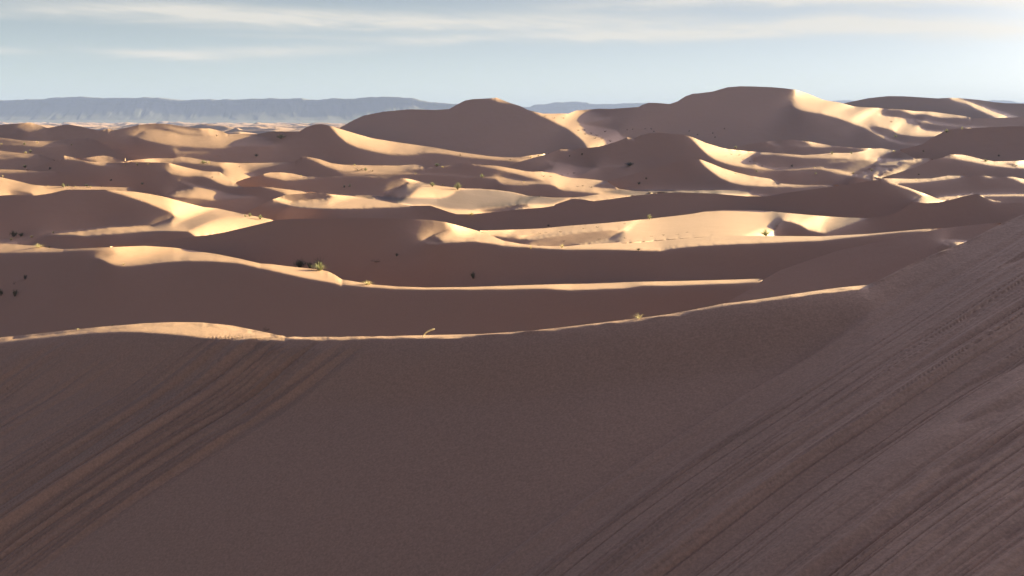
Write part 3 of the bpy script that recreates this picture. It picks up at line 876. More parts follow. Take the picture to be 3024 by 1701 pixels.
def build_ridge(l):
    nm = NAMES[l]
    W, ok, any_, r0, r1 = layer_field(l)
    FIELDS[nm] = (W, ok)
    step = .8
    X = np.arange(X0 + 2, X1 - 2, 1.0)
    ys = sil_y(l, X)
    ci = np.clip(np.round(X - LV.xs[0]).astype(int), 0, len(LV.xs) - 1)
    colok = any_[ci] & (ys < 1e5)
    yb = LV.ys[r1[ci]] + 1.2
    front = np.full(len(X), 1e6)
    for k in range(l):
        front = np.minimum(front, sil_y(k, X))
    yb = np.where(abs(front + 1.0 - yb) < 2.2, front + 1.0, yb)      # ends just under the crest in front
    colok &= yb > ys + .2
    yb = np.maximum(yb, ys + .3)
    K = int(np.ceil((yb - ys)[colok].max() / step)) + 2
    k = np.arange(K)[:, None]
    Y = np.minimum(ys[None] + k * step, yb[None])
    Y[-1] = yb
    XX = np.repeat(X[None], K, 0)
    Ww = sample(W, ok, XX, Y)
    bad = np.isnan(Ww).any(0)
    Ww = np.where(np.isnan(Ww), 5.0, Ww)
    colok &= ~bad
    # even the depth out along the crest, so that thin lit rims run clean
    base = np.where(colok, 1.0, 0.0)
    r = np.arange(-18, 19)
    wide = nm in ('L0', 'W', 'K', 'G')
    kr = np.exp(-(r / (7.0 if wide else 2.2)) ** 2)
    num = np.zeros_like(Ww); den = np.zeros(len(X))
    for o, kw in zip(r, kr):
        i = np.clip(np.arange(len(X)) + o, 0, len(X) - 1)
        i2 = np.clip(np.arange(len(X)) - o, 0, len(X) - 1)
        kk = kw * base[i] * base[i2]                     # symmetric, so slopes stay
        num += kk * Ww[:, i]; den += kk
    Wm = np.where(den > 0, num / np.maximum(den, 1e-9), Ww)
    bl = np.exp(-((Y - ys[None]) / (7.0 if wide else 3.0)) ** 2)
    Ww = Ww * (1 - bl) + Wm * bl
    a = (XX - 512) / FOC; t = (Y - YH) / FOC
    D = np.exp(Ww)
    V = np.stack([a * D, D, -t * D], -1)
    if nm == 'L0':
        V = streaks(V, Y - ys[None])
    clay = sample(CLAY, LV.lid >= -1, XX, Y) * (nm in ('MID', 'N', 'E1', 'S2', 'S'))
    # hidden back slope: leaves the crest along the line of sight, then steepens
    d0 = D[0]; z0 = V[0, :, 2]; t0 = t[0]
    back = []
    for f in SKIRT[::-1]:
        u = f * d0 * (1.6 if nm in ('L0', 'G') else 1)
        z = z0 - t0 * u - .42 * u * (1 - np.exp(-u / (.05 * d0)))
        back.append(np.stack([a[0] * (d0 + u), d0 + u, z], -1))
    # hidden foot: runs on level under the ridge in front
    foot = []
    rn = np.minimum(r1[ci] + 1, len(LV.ys) - 1)
    dn = np.where(LV.lid[rn, ci] >= 0, np.exp(WSOL[rn, ci]), 0) * 1.004       # crest in front
    for f, dz in (((.96, .05), (.88, .2), (.72, 1.2)) if nm not in ('W', 'G') else ((.94, 2.6), (.84, 6.5), (.70, 11.0))):
        df = np.minimum(np.maximum(D[-1] * f, dn), D[-1])
        foot.append(np.stack([a[-1] * df, df, V[-1, :, 2] - dz * D[-1] / 120], -1))
    for q in foot:                                # even floor
        zz = np.where(colok, q[:, 2], 0)
        kk = np.exp(-(np.arange(-12, 13) / 6.0) ** 2)
        q[:, 2] = np.where(colok, np.convolve(zz, kk, 'same') / np.maximum(np.convolve(colok * 1.0, kk, 'same'), 1e-6), q[:, 2])
    if nm == 'L0':
        foot = [np.stack([a[-1] * D[-1] * f, D[-1] * f, V[-1, :, 2] - .36 * (D[-1] - D[-1] * f)], -1) for f in (.8, .5, .1, -.5)]
    back.append(V[0].copy())                    # the crest is a sharp edge
    nb = len(back)
    VV = np.concatenate([np.stack(back), V, np.stack(foot)], 0)
    nr = VV.shape[0]
    cl = np.zeros(VV.shape[:2]); cl[nb:nb + K] = clay
    okf = np.ones((nr - 1, len(X) - 1), bool) & (colok[1:] & colok[:-1])[None]
    flat = (Y[1:] - Y[:-1] <= 1e-6)
    okf[nb:nb + K - 1] &= ~(flat[:, 1:] & flat[:, :-1])
    # no sheet between columns whose ends lie far apart (the ridge stops there)
    jump = abs(np.diff(np.log(D[0]))) > .25
    okf &= ~jump[None]
    okf[nb - 1] = False
    # beyond the picture's edges the ridge runs on sideways
    for side in (0, 1):
        e = 0 if side == 0 else len(X) - 1
        if not colok[e]:
            continue
        inn = VV[:, 14] if side == 0 else VV[:, -15]
        edge = VV[:, 0] if side == 0 else VV[:, -1]
        dx = edge[:, 0] - inn[:, 0]
        sl = np.clip((edge[:, 2] - inn[:, 2]) / np.where(abs(dx) < 1e-6, 1e-6, dx) * np.sign(dx), -.3, .3)
        kk = np.exp(-(np.arange(-20, 21) / 9.0) ** 2); kk /= kk.sum()
        sl = np.convolve(np.pad(sl, 20, mode='edge'), kk, 'valid')
        ez = edge[:, 2].copy()
        seg = slice(nb, nb + K)
        tr = np.linspace(ez[nb], ez[nb + K - 1], K) if K > 1 else ez[seg]
        sm = np.convolve(np.pad(ez[seg] - tr, 20, mode='edge'), kk, 'valid') + tr
        ext = []
        for f in (.06, .15, .3, .6, 1.2, 2.2):
            off = f * (np.abs(edge[:, 1]) + 4)
            run = .5 * (np.abs(edge[:, 1]) + 4) * (1 - np.exp(-f / .5))
            c = edge.copy()
            c[:, 0] += off * (-1 if side == 0 else 1)
            c[seg, 2] += (sm - ez[seg]) * min(1, f / .3)
            c[:, 2] += sl * run
            ext.append(c)
        ext = np.stack(ext, 1)
        z1 = np.zeros((nr, 6)); k1 = np.ones((nr - 1, 6), bool); k1[nb - 1] = False
        if side == 0:
            VV = np.concatenate([ext[:, ::-1], VV], 1); cl = np.concatenate([z1 + cl[:, :1], cl], 1); okf = np.concatenate([k1, okf], 1)
        else:
            VV = np.concatenate([VV, ext], 1); cl = np.concatenate([cl, z1 + cl[:, -1:]], 1); okf = np.concatenate([okf, k1], 1)
    ob = grid_object('dune', VV, okf, SAND, {'clay': cl})
    return ob


def px_point(x, y, nm=None):
    """point of the terrain met at a picture position (1024 px wide)"""
    ix = int(np.clip(round(x - LV.xs[0]), 0, len(LV.xs) - 1)); iy = int(np.clip(round(y - LV.ys[0]), 0, len(LV.ys) - 1))
    w = WSOL[iy, ix]
    d = math.exp(w)
    return Vector(((x - 512) / FOC * d, d, -(y - YH) / FOC * d))


def streaks(V, below):
    """slumped flow lines running down the slip face in front of the viewer"""
    rs = np.random.RandomState(5)
    p1, p2 = px_point(970, 268), px_point(560, 531)
    q1, q2 = px_point(310, 352), px_point(20, 536)
    dr = (p1 - p2).to_2d().normalized(); dl = (q1 - q2).to_2d().normalized()
    d = (dr + dl).normalized()
    n = Vector((-d.y, d.x))
    c = V[..., 0] * n.x + V[..., 1] * n.y
    s = V[..., 0] * d.x + V[..., 1] * d.y

    def cp(x, y):
        p = px_point(x, y)
        return p.x * n.x + p.y * n.y
    ca, cb, cc, cd, ce = cp(2, 380), cp(130, 345), cp(215, 345), cp(391, 342), cp(477, 570)

    def ss(lo, hi, x):
        u = np.clip((x - lo) / (hi - lo), 0, 1)
        return u * u * (3 - 2 * u)
    cmin, cmax = c.min(), c.max()
    sg = 1 if cd < ca else -1          # c falls from left to right
    left1 = np.exp(-((c - ca) / .9) ** 2)
    left2 = ss(cd, cd + sg * .6, c) * (1 - ss(cc - sg * .2, cc + sg * .8, c))
    right = 1 - ss(ce - sg * 1.0, ce + sg * .05, c)
    amp = .6 * left1 + 1.6 * left2 + 1.35 * right + .4 * ss(cd, cd + .8, c) * ss(18, 45, below)
    wob = c + .07 * fbm(s * .15, c * .3, 40, 3) + .012 * fbm(s * .9, c * 2.0, 45, 2)
    f = 0
    for wl_, am, sd in ((1.5, .075, 1), (.7, .05, 2), (.34, .048, 3), (.19, .038, 4), (.11, .024, 5), (.065, .012, 6)):
        # line profile, changing slowly along the flow
        mod = np.clip(.55 + 1.0 * value_noise(s * .16 + sd, c / (wl_ * 2.5), 80 + sd), 0, 1.5)
        r = value_noise(wob / wl_, s * (.05 + .03 * sd) + sd * 3.7, 60 + sd)
        lw = (1 - (.6 if wl_ > .3 else -.5) * np.clip(left2 + ss(cd, cd + .8, c), 0, 1))     # finer lines on the left
        f = f + am * r * mod * lw
        q = value_noise(wob / (wl_ * .8) + 31.7, s * (.06 + .035 * sd) + sd * 1.9, 160 + sd)
        f = f - min(am, .03) * .8 * np.clip(1 - abs(q) * 5, 0, 1) ** 1.5 * mod          # sharp little furrows
    amp = amp * (.1 + .9 * ss(4, 20, below))
    V[..., 2] += f * amp
    # low scarp where the slumped sand begins
    cw = wob + .05 * value_noise(s * .5, 0 * s, 310)
    V[..., 2] += -(.12 * ss(ce - .10, ce + .10, cw) + .05 * ss(ce - .75, ce - .62, cw)) * ss(10, 60, below)
    # crumbling lip of the crest
    lip = value_noise(s / .42, c / .25, 300) + .6 * value_noise(s / .16, c / .2, 301)
    V[..., 2] += .016 * lip * np.exp(-((below - 1.6) / 1.6) ** 2) * ss(.3, 1.2, below)
    return V
for l in range(len(NAMES)):
    build_ridge(l)

# ---------------------------------------------------------------- far dune field, ground to the horizon
def far_field():
    nd, na = 620, 1000
    d = np.exp(np.linspace(math.log(760), math.log(24000), nd))[:, None]
    a = np.linspace(-.62, .62, na)[None, :]
    x, y = a * d, d + 0 * a
    wx = x + 60 * fbm(x / 260, y / 260, 11, 3)
    wy = y + 60 * fbm(x / 260, y / 260, 21, 3)
    h = 0
    for lam, am, sd, ang in ((190., 15., 1, .5), (95., 8., 2, .75), (330., 13., 3, .35)):
        u = (wx * math.cos(ang) + wy * math.sin(ang)) / lam
        f = u - np.floor(u)
        tri = np.where(f < .2, f / .2, (1 - f) / .8)          # short slip face on the near left, long back
        g = np.clip(value_noise(wx / (lam * 1.3), wy / (lam * 1.3), 70 + sd) * .8 + .35, 0, 1)
        h = h + am * tri * g
    fade = np.clip((17000 - d) / 8000, 0, 1)
    z = -35 + h * fade + 1.5 * fbm(x / 900, y / 900, 31, 3) - 14 * np.clip((1250 - d) / 500, 0, 1)
    V = np.stack([x, y, np.broadcast_to(z, x.shape)], -1)
    return grid_object('far_dunes', V, None, SAND, {'clay': np.zeros(x.shape)})


far_field()

# base sheet under everything
def base_ground():
    r = np.array([0., 30, 80, 150, 250, 390])[:, None]
    th = np.linspace(0, 2 * math.pi, 97)[None, :]
    V = np.stack([r * np.sin(th), r * np.cos(th), np.array([-20., -26, -26, -25, -26, -28])[:, None] + 0 * th], -1)
    ob = grid_object('ground', V, None, SAND, {'clay': np.zeros((len(r), 97))})
    return ob


base_ground()

# ---------------------------------------------------------------- table mountains on the horizon
def rock_material():
    m, N, Lk, B = new_mat('rock')
    geo = N.new('ShaderNodeNewGeometry')
    mp = N.new('ShaderNodeMapping'); mp.inputs['Scale'].default_value = (.004, .004, .02)
    Lk.new(geo.outputs['Position'], mp.inputs['Vector'])
    mx = N.new('ShaderNodeMix'); mx.data_type = 'RGBA'
    Lk.new(noise_node(N, Lk, mp.outputs[0], 1, 6, .65), mx.inputs['Factor'])
    mx.inputs['A'].default_value = (.075, .078, .095, 1)
    mx.inputs['B'].default_value = (.11, .105, .12, 1)
    Lk.new(mx.outputs['Result'], B.inputs['Base Color'])
    B.inputs['Roughness'].default_value = .95
    return m


ROCK = rock_material()


def mountain(sky_px, dist, seed, thick=2500):
    P = pts(sky_px)
    xs = np.linspace(P[0, 0], P[-1, 0], 900)
    ys = np.interp(xs, P[:, 0], P[:, 1])
    a = (xs - 512) / FOC
    ztop = -(ys - YH) / FOC * dist + 4 * fbm(xs / 9, 0 * xs, seed, 3)
    zb = -30.0
    rows = []
    # plateau back edge, plateau front edge, cliff foot, talus down to the plain
    prof = [(thick, .5), (thick * .5, .97), (60, 1.0), (0, .985), (-25, .93), (-40, .84), (-70, .74), (-160, .60), (-290, .44), (-430, .28), (-600, .14), (-900, .05), (-1500, -.05)]
    fine = []
    for (y1, h1), (y2, h2) in zip(prof[:-1], prof[1:]):
        for k in range(5):
            fine.append((y1 + (y2 - y1) * k / 5, h1 + (h2 - h1) * k / 5))
    for off, h in fine:
        rel = h * (ztop - zb)
        gul = fbm(xs / 7 + .002 * off, xs * 0 + off / 900, seed + 5, 4)
        rav = abs(fbm(xs / 22 + .0015 * off, xs * 0 + off / 700, seed + 9, 4))
        k = max(0, min(1, (1 - h) * 6)) * (1 if h > .06 else max(0, h + .05) * 9)
        yy = dist + off + (gul * 10 + rav * 14 - 4) * k
        zz = zb + rel - (rav * 3 + abs(gul) * 3) * k * min(1, max(0, h * 3))
        rows.append(np.stack([a * dist + .15 * (xs - 512) / FOC * off, yy, zz], -1))
    V = np.stack(rows)[::-1]
    return grid_object('mountains', V[:, ::-1], None, ROCK)


mountain('P -300 118 0 115 80 118 200 108 330 108 400 95 560 90 700 95 780 100 900 97 1000 100 1120 94 1200 97 1260 108 1305 118 1400 115 1600 110 1800 112 1900 105 2050 102 2150 105 2300 103 '
         'Q 0 110 100 112 200 104 400 103 500 93 620 90 720 95 800 98 870 115 950 130 1050 140 1150 145 1300 170 1600 230 1800 290', 11000, 3)
mountain('D -700 320 -200 318 170 318 280 322 330 293 480 288 600 265 700 268 800 255 950 265 1010 268 1040 285 1130 293 1300 285 1480 280 1600 275 1730 275 2100 300 2600 330', 15000, 33)
mountain('E 1500 320 1900 265 2000 250 2080 240 2200 238 2300 250 2576 275 F 1300 270 2100 252 2200 238 2420 245 2500 268 2800 285', 19500, 63)

# ---------------------------------------------------------------- plants
def leaf_material(name, c1, c2, trans):
    m, N, Lk, B = new_mat(name)
    oi = N.new('ShaderNodeNewGeometry')
    mx = N.new('ShaderNodeMix'); mx.data_type = 'RGBA'
    Lk.new(oi.outputs['Random Per Island'], mx.inputs['Factor'])
    mx.inputs['A'].default_value = c1 + (1,)
    mx.inputs['B'].default_value = c2 + (1,)
    Lk.new(mx.outputs['Result'], B.inputs['Base Color'])
    B.inputs['Roughness'].default_value = .7
    tr = N.new('ShaderNodeBsdfTranslucent')
    Lk.new(mx.outputs['Result'], tr.inputs['Color'])
    ms = N.new('ShaderNodeMixShader')
    ms.inputs[0].default_value = trans
    Lk.new(B.outputs[0], ms.inputs[1])
    Lk.new(tr.outputs[0], ms.inputs[2])
    Lk.new(ms.outputs[0], N['Material Output'].inputs['Surface'])
    return m


STRAW = leaf_material('dry_grass', (.62, .52, .33), (.48, .40, .24), .45)
OLIVE = leaf_material('olive_leaf', (.17, .18, .09), (.30, .29, .17), .35)
DARK = leaf_material('dark_leaf', (.05, .065, .045), (.09, .105, .07), .2)
TWIG = leaf_material('twig', (.10, .075, .055), (.17, .13, .10), 0)
STALK = leaf_material('stalk', (.80, .72, .55), (.78, .70, .52), .35)


class Geo:
    def __init__(self):
        self.v, self.f = [], []

    def strip(self, P, W, side):
        """a thin tapering blade along points P"""
        b = len(self.v)
        for p, w in zip(P, W):
            self.v += [tuple(p - side * w), tuple(p + side * w)]
        for k in range(len(P) - 1):
            i = b + 2 * k
            self.f.append((i, i + 1, i + 3, i + 2))

    def tube(self, P, R, n=6):
        b = len(self.v)
        for k, (p, r) in enumerate(zip(P, R)):
            d = (P[min(k + 1, len(P) - 1)] - P[max(k - 1, 0)]).normalized()
            u = d.orthogonal().normalized(); w = d.cross(u)
            for j in range(n):
                an = 2 * math.pi * j / n
                self.v.append(tuple(p + u * (r * math.cos(an)) + w * (r * math.sin(an))))
        for k in range(len(P) - 1):
            for j in range(n):
                i = b + k * n
                self.f.append((i + j, i + (j + 1) % n, i + n + (j + 1) % n, i + n + j))
        self.f.append(tuple(range(b, b + n))[::-1])
        e = len(self.v) - n
        self.f.append(tuple(range(e, e + n)))

    def mesh(self, name, mat):
        me = bpy.data.meshes.new(name)
        me.from_pydata(self.v, [], self.f)
        me.materials.append(mat)
        return me


def rv(rs, s=1.0):
    return Vector(rs.uniform(-s, s, 3))


def grass_mesh(seed, mat, n=130, lean=.9):
    rs = np.random.RandomState(seed); g = Geo()
    for _ in range(n):
        an = rs.uniform(0, 2 * math.pi); q = rs.uniform(0, 1) ** .7
        o = Vector((math.cos(an), math.sin(an), 0))
        base = o * (.16 * rs.uniform(0, 1)) - Vector((0, 0, .06))
        hgt = rs.uniform(.45, 1.0) * (1 - .35 * q); ln = lean * q
        P = [base + o * (ln * s ** 1.6) + Vector((0, 0, hgt * (s - .28 * q * s ** 3))) + rv(rs, .015) for s in (0, .3, .6, .85, 1)]
        side = Vector((-o.y, o.x, rs.uniform(-.4, .4))).normalized()
        g.strip(P, [w * rs.uniform(.7, 1.4) for w in (.011, .012, .010, .007, .002)], side)
    return g.mesh('grass_tuft', mat)


def shrub_meshes(seed, mat):
    """stems fanning out of the ground, and the leafy twigs they carry"""
    rs = np.random.RandomState(seed); st, lf = Geo(), Geo()
    for k in range(20):
        an = rs.uniform(0, 2 * math.pi); q = rs.uniform(.1, 1)
        o = Vector((math.cos(an), math.sin(an), 0))
        top = o * (.8 * q) + Vector((0, 0, rs.uniform(.55, .95) * math.sqrt(max(.05, 1 - .75 * q * q))))
        P = [Vector((0, 0, -.08)) + o * .04]
        for s in (.35, .7, 1):
            P.append(top * s + Vector((0, 0, .06 * math.sin(s * 3))) + rv(rs, .03))
        st.tube(P, [.022, .016, .011, .005], 5)
        for _ in range(26):
            s = rs.uniform(.3, 1.0)
            c = top * s + rv(rs, .16)
            c.z = max(c.z, .02)
            d = (o * .4 + Vector((0, 0, .7)) + rv(rs, .8)).normalized()
            L = rs.uniform(.06, .16)
            sd = d.cross(rv(rs)).normalized()
            lf.strip([c, c + d * L * .5 + rv(rs, .01), c + d * L], [.008, .022, .003], sd)
    return lf.mesh('foliage', mat), st.mesh('stems', TWIG)


def twig_mesh(seed):
    rs = np.random.RandomState(seed); g = Geo()

    def grow(p, d, L, r, depth):
        P = [p]
        for _ in range(3):
            d = (d + rv(rs, .35)).normalized()
            P.append(P[-1] + d * (L / 3))
        g.tube(P, [r, r * .8, r * .65, r * .4], 4)
        if depth:
            for _ in range(3):
                grow(P[rs.randint(1, 4)], (d + rv(rs, .9) + Vector((0, 0, .2))).normalized(), L * .62, r * .5, depth - 1)
    for k in range(7):
        an = rs.uniform(0, 6.28)
        grow(Vector((0, 0, -.05)), Vector((math.cos(an), math.sin(an), 1.1)).normalized(), .6, .022, 2)
    return g.mesh('dead_bush', TWIG)


GRASS = [grass_mesh(100 + k, STRAW) for k in range(4)]
WISP = [grass_mesh(120 + k, STRAW, 42, 1.2) for k in range(2)]
GREEN = [grass_mesh(140 + k, OLIVE, 170, .8) for k in range(3)]
SHRUB = [shrub_meshes(160 + k, DARK) for k in range(4)]
PALE = [shrub_meshes(180 + k, OLIVE) for k in range(3)]
DEAD = [twig_mesh(200 + k) for k in range(3)]
# native x, base y, width, height (photo pixels), kind, label, group
PLANTS = [
 # near and middle ridges
 (1886, 940, 30, 17, 'wisp', 'wispy straw grass tuft on the sharp foreground crest', None),
 (231, 973, 14, 6, 'grass', 'tiny pale tuft low on the sunlit foreground crest near the left', None),
 (332, 960, 9, 7, 'grass', 'tiny upright tuft at the top edge of the broad sunlit foreground crest', None),
 (366, 781, 9, 6, 'grass', 'small pale tuft alone on the lit brow above the left wave dune', None),
 (787, 975, 26, 11, 'dead', 'thin bare twig behind the tapering right end of the lit foreground crest', None),
 (884, 790, 42, 24, 'shrub', 'large dark green shrub left of the big sunlit grass clump', None),
 (915, 791, 20, 15, 'shrub', 'smaller dark shrub squeezed between the large dark shrub and the lit clump', None),
 (944, 797, 44, 27, 'green', 'large golden green clump glowing in sun on the tongue of lit sand', None),
 (940, 782, 38, 30, 'dead', 'bare dark twigs standing just behind the large golden clump', None),
 (1087, 840, 32, 14, 'grass', 'wide pale grass tuft on the dipping rim of the wave dune', None),
 (74, 824, 15, 14, 'shrub', 'dark shrub in the hollow above the left dune flank', None),
 (3, 872, 15, 22, 'shrub', 'tall dark shrub cut by the left frame edge', None),
 (44, 874, 18, 20, 'shrub', 'round dark shrub on the shaded left flank, right of the one at the frame edge', None),
 (41, 839, 10, 9, 'dead', 'small dry twigs in the hollow between two dark shrubs', None),
 (114, 731, 28, 16, 'grass', 'bright spiky straw tuft on the lit band at left, larger of a pair', None),
 (146, 731, 16, 9, 'grass', 'bright low straw tuft on the lit band at left, smaller of a pair', None),
 (33, 708, 18, 10, 'grass', 'pale tuft in front of the dark bushes at the far left rim', None),
 (94, 700, 18, 10, 'grass', 'white bright tuft pair on the sunlit rim near the left edge', None),
 (157, 688, 10, 11, 'grass', 'narrow upright bright tuft on the rim under the big left dune', None),
 (41, 699, 26, 18, 'shrub', 'broad dark bush at the shaded foot of the big left dune', None),
 (62, 698, 18, 12, 'shrub', 'lower dark bush touching the right side of the broad one at the left dune foot', None),
 (1171, 756, 11, 11, 'shrub', 'small dark shrub on the shaded slope below the bright hooked crest', None),
 (1113, 773, 40, 8, 'dead', 'long low dark scrub line on the shaded slope left of a small shrub', None),
 (1397, 822, 17, 19, 'shrub', 'lone dark upright shrub low on the shaded slope in the centre', None),
 (1567, 732, 11, 12, 'grass', 'small pale tuft on the thin lit strip right of the hooked crest', None),
 (1660, 730, 19, 15, 'grass', 'branching pale tuft on the thin lit strip below the double dune', None),
 (1886, 738, 18, 5, 'shrub', 'flat dark plant on the lower edge of the sunlit strip in the centre right', None),
 (1918, 646, 18, 12, 'pale', 'round pale green bush on the upper edge of the sunlit double dune', None),
 (1619, 667, 11, 6, 'shrub', 'small dark plant at the foot of the long shaded dune', None),
 (2260, 695, 30, 22, 'green', 'large green gold clump beside the shaded hollow of the double dune', None),
 (724, 641, 8, 11, 'pale', 'left bush of three pale ones on the right tail of the left dune', None),
 (738, 639, 12, 13, 'pale', 'tallest, middle bush of three pale ones on the right tail of the left dune', None),
 (769, 647, 17, 13, 'pale', 'right, widest bush of three pale ones on the tail of the left dune', None),
 (1392, 633, 22, 11, 'grass', 'spiky dry tuft at the near edge of the grey clay pan', None),
 (1277, 549, 17, 12, 'pale', 'pale bush at the upper left edge of the clay pan', None),
 (1352, 558, 21, 18, 'pale', 'tallest pale bush standing at the back edge of the clay pan', None),
 (1307, 546, 10, 6, 'grass', 'low tuft between the two pale bushes behind the clay pan', None),
 (1424, 523, 15, 13, 'pale', 'round grey bush on the thin lit ridge line behind the pan', None),
 (1290, 491, 21, 9, 'shrub', 'dark flat shrub in the shade behind the low lit hump', None),
 (1307, 493, 10, 6, 'grass', 'pale tuft touching the dark flat shrub behind the low hump', None),
 (1360, 459, 13, 7, 'dead', 'dry twigs on the lit strip under the central dune', None),
 (1506, 472, 7, 6, 'dead', 'small dry plant at the right end of the lit strip under the central dune', None),
 (1568, 465, 10, 9, 'grass', 'pale tuft at the shaded foot of the central dune, left of two', None),
 (1590, 460, 9, 6, 'grass', 'pale tuft at the shaded foot of the central dune, right of two', None),
 (1227, 512, 8, 4, 'grass', 'tiny pale tuft on the thin lit ridge in the centre', None),
 (1547, 537, 7, 5, 'grass', 'tiny pale tuft where the lit ridge meets the wedge of light', None),
 (1060, 503, 34, 11, 'dead', 'wide dark thicket of twigs on the lit flat left of the centre', None),
 (1079, 503, 14, 10, 'pale', 'grey bush at the right side of the wide twig thicket', None),
 (1097, 507, 20, 8, 'dead', 'leaning dark twigs right of the grey bush on the lit flat', None),
 (1047, 488, 9, 7, 'grass', 'pale tuft above the wide twig thicket at the shadow edge', None),
 (1017, 554, 9, 9, 'shrub', 'left of two small dark shrubs on the shaded mound left of the pan', None),
 (1033, 552, 8, 11, 'shrub', 'right, taller of two small dark shrubs on the shaded mound left of the pan', None),
 (890, 520, 8, 6, 'grass', 'small tuft on the lit crest behind the shaded mound', None),
 (757, 461, 14, 9, 'shrub', 'dark shrub alone on the shaded flank of the pointed dune', None),
 (600, 482, 19, 9, 'pale', 'wide pale bush on the lit shelf left of the pointed dune', None),
 (617, 482, 9, 12, 'grass', 'upright pale tuft right of the wide bush on the lit shelf', None),
 (830, 408, 25, 11, 'pale', 'wide grey bush in the gap left of the pointed dune top', None),
 (640, 401, 11, 7, 'dead', 'dark dry bush on the lit far dune at the left', None),
 (707, 493, 9, 5, 'dead', 'small dry plant on the lit flat below the pointed dune', None),
 (627, 523, 11, 5, 'dead', 'dry plant on the lower rim of the sunlit sickle slope', None),
 (658, 513, 8, 4, 'dead', 'tiny dry plant in the middle of the sunlit sickle slope', None),
 # left middle distance
 (187, 552, 13, 14, 'pale', 'tall pale bush at the shadow edge of the left lit band', None),
 (254, 551, 15, 8, 'shrub', 'wide dark shrub right of the tall pale bush at the left', None),
 (200, 549, 10, 7, 'shrub', 'dark shrub close beside the tall pale bush at the left', None),
 (142, 549, 6, 4, 'grass', 'tiny pale tuft left of the tall pale bush', None),
 (222, 551, 11, 4, 'grass', 'low straw clump between the tall pale bush and the wide dark shrub', None),
 (268, 552, 11, 5, 'grass', 'low straw clump right of the wide dark shrub', None),
 (328, 533, 9, 6, 'shrub', 'small dark shrub on the shaded plain above the lit band', None),
 (420, 545, 12, 9, 'shrub', 'dark shrub left of the arrow shaped patch of light', None),
 (74, 494, 14, 10, 'shrub', 'dark shrub on the shaded dune at the left, larger of two', None),
 (147, 501, 11, 9, 'shrub', 'dark shrub on the shaded dune at the left, smaller of two', None),
 (405, 488, 9, 7, 'pale', 'brightest round pale bush in the row under the thin lit ridge', None),
 (370, 489, 11, 5, 'grass', 'flat pale tuft left of the round pale bush in the row', None),
 (438, 485, 8, 5, 'grass', 'pale tuft right of the round pale bush in the row', None),
 (8, 520, 8, 6, 'grass', 'pale tuft at the left edge below the narrow lit streak', None),
 (89, 450, 10, 10, 'pale', 'upright pale bush in the shade above the lit wedge at the left', None),
 (76, 451, 13, 6, 'grass', 'low pale tuft left of the upright pale bush', None),
 (72, 427, 10, 7, 'pale', 'pale bush between the thin lit bands at the far left', None),
 (110, 421, 9, 6, 'grass', 'pale tuft where two thin lit bands meet at the far left', None),
 (4, 426, 9, 6, 'grass', 'pale tuft on the left edge of the far lit band', None),
 (212, 428, 8, 6, 'grass', 'pale tuft at the right tip of the far lit band', None),
 # right middle distance
 (1604, 521, 14, 7, 'dead', 'dry bush in the middle of the fan of lit sand', None),
 (1908, 529, 9, 7, 'shrub', 'dark shrub high on the shaded slope right of the pan', None),
 (1887, 544, 13, 9, 'shrub', 'dark shrub lower on the shaded slope right of the pan', None),
 (1593, 581, 6, 4, 'shrub', 'small dark plant at the back of the clay pan', None),
 (1861, 489, 28, 11, 'shrub', 'wide dark thicket in the hollow of the shaded right dune', None),
 (1719, 457, 9, 6, 'shrub', 'dark shrub on the shaded slope under the tiny lit triangle', None),
 (1682, 462, 5, 5, 'shrub', 'very small dark plant left of the shrub under the tiny lit triangle', None),
 (2172, 437, 12, 8, 'pale', 'pale bush at the shadow edge above the curved lit slope', None),
 (2457, 455, 12, 9, 'pale', 'left, larger bush of two on the low lit ridge at the right', None),
 (2514, 454, 8, 7, 'pale', 'right, smaller bush of two on the low lit ridge at the right', None),
 (2339, 492, 10, 7, 'shrub', 'dark round shrub in the shaded hollow at the right', None),
 (2235, 507, 8, 6, 'pale', 'single pale bush in the shade above the second curved lit slope', None),
 (2409, 514, 7, 7, 'pale', 'pale bush in the shade below the long lit ridge at the right', None),
 (2171, 512, 8, 4, 'grass', 'small tuft on the upper edge of the second curved lit slope', None),
 (2405, 495, 9, 5, 'grass', 'low tuft on top of the long lit ridge at the right', None),
 (2796, 391, 14, 11, 'pale', 'pale bush at the right tip of the tallest dune lit tail', None),
 (2645, 404, 11, 8, 'pale', 'pale bush in the small shaded dent of the tallest dune tail', None),
 (2632, 360, 13, 7, 'dead', 'lone dark dry bush on the sunlit tail of the tallest dune', None),
 (2727, 448, 7, 6, 'shrub', 'small dark shrub on the grey shaded slope at the right', None),
 (2911, 477, 13, 9, 'pale', 'pale round bush above the lit stripe at the far right', None),
 (2950, 462, 7, 8, 'shrub', 'dark shrub right of the pale round bush at the far right', None),
 (2841, 381, 7, 9, 'pale', 'upright bush near the end of the far thin lit ridge', None),
 (2640, 447, 16, 6, 'grass', 'straw clumps at the right end of the low lit crest', None),
 (2705, 532, 9, 6, 'grass', 'tuft on the thin lit band above the bright pointed crest', None),
 (2713, 516, 7, 5, 'shrub', 'small dark shrub on the grey slope above the thin lit band', None),
 (2995, 491, 26, 8, 'dead', 'grey dead scrub inside the lit stripe at the far right edge', None),
 (2520, 511, 14, 5, 'grass', 'low straw clump at the upper end of the lit tracks', None),
 (2575, 505, 12, 6, 'pale', 'pale bushy clump in the middle of the lit tracks at the right', None),
]
for x, y in ((1707, 386), (1726, 384), (1729, 396), (1786, 389), (1763, 400), (1758, 408), (1777, 410), (1803, 417), (1610, 344), (1635, 350), (1664, 349), (1745, 394)):
    PLANTS.append((x, y, 12, 5, 'dead', 'tiny dry bush strewn over the sunlit right flank of the central dune', 'dry bushes on the central dune flank'))
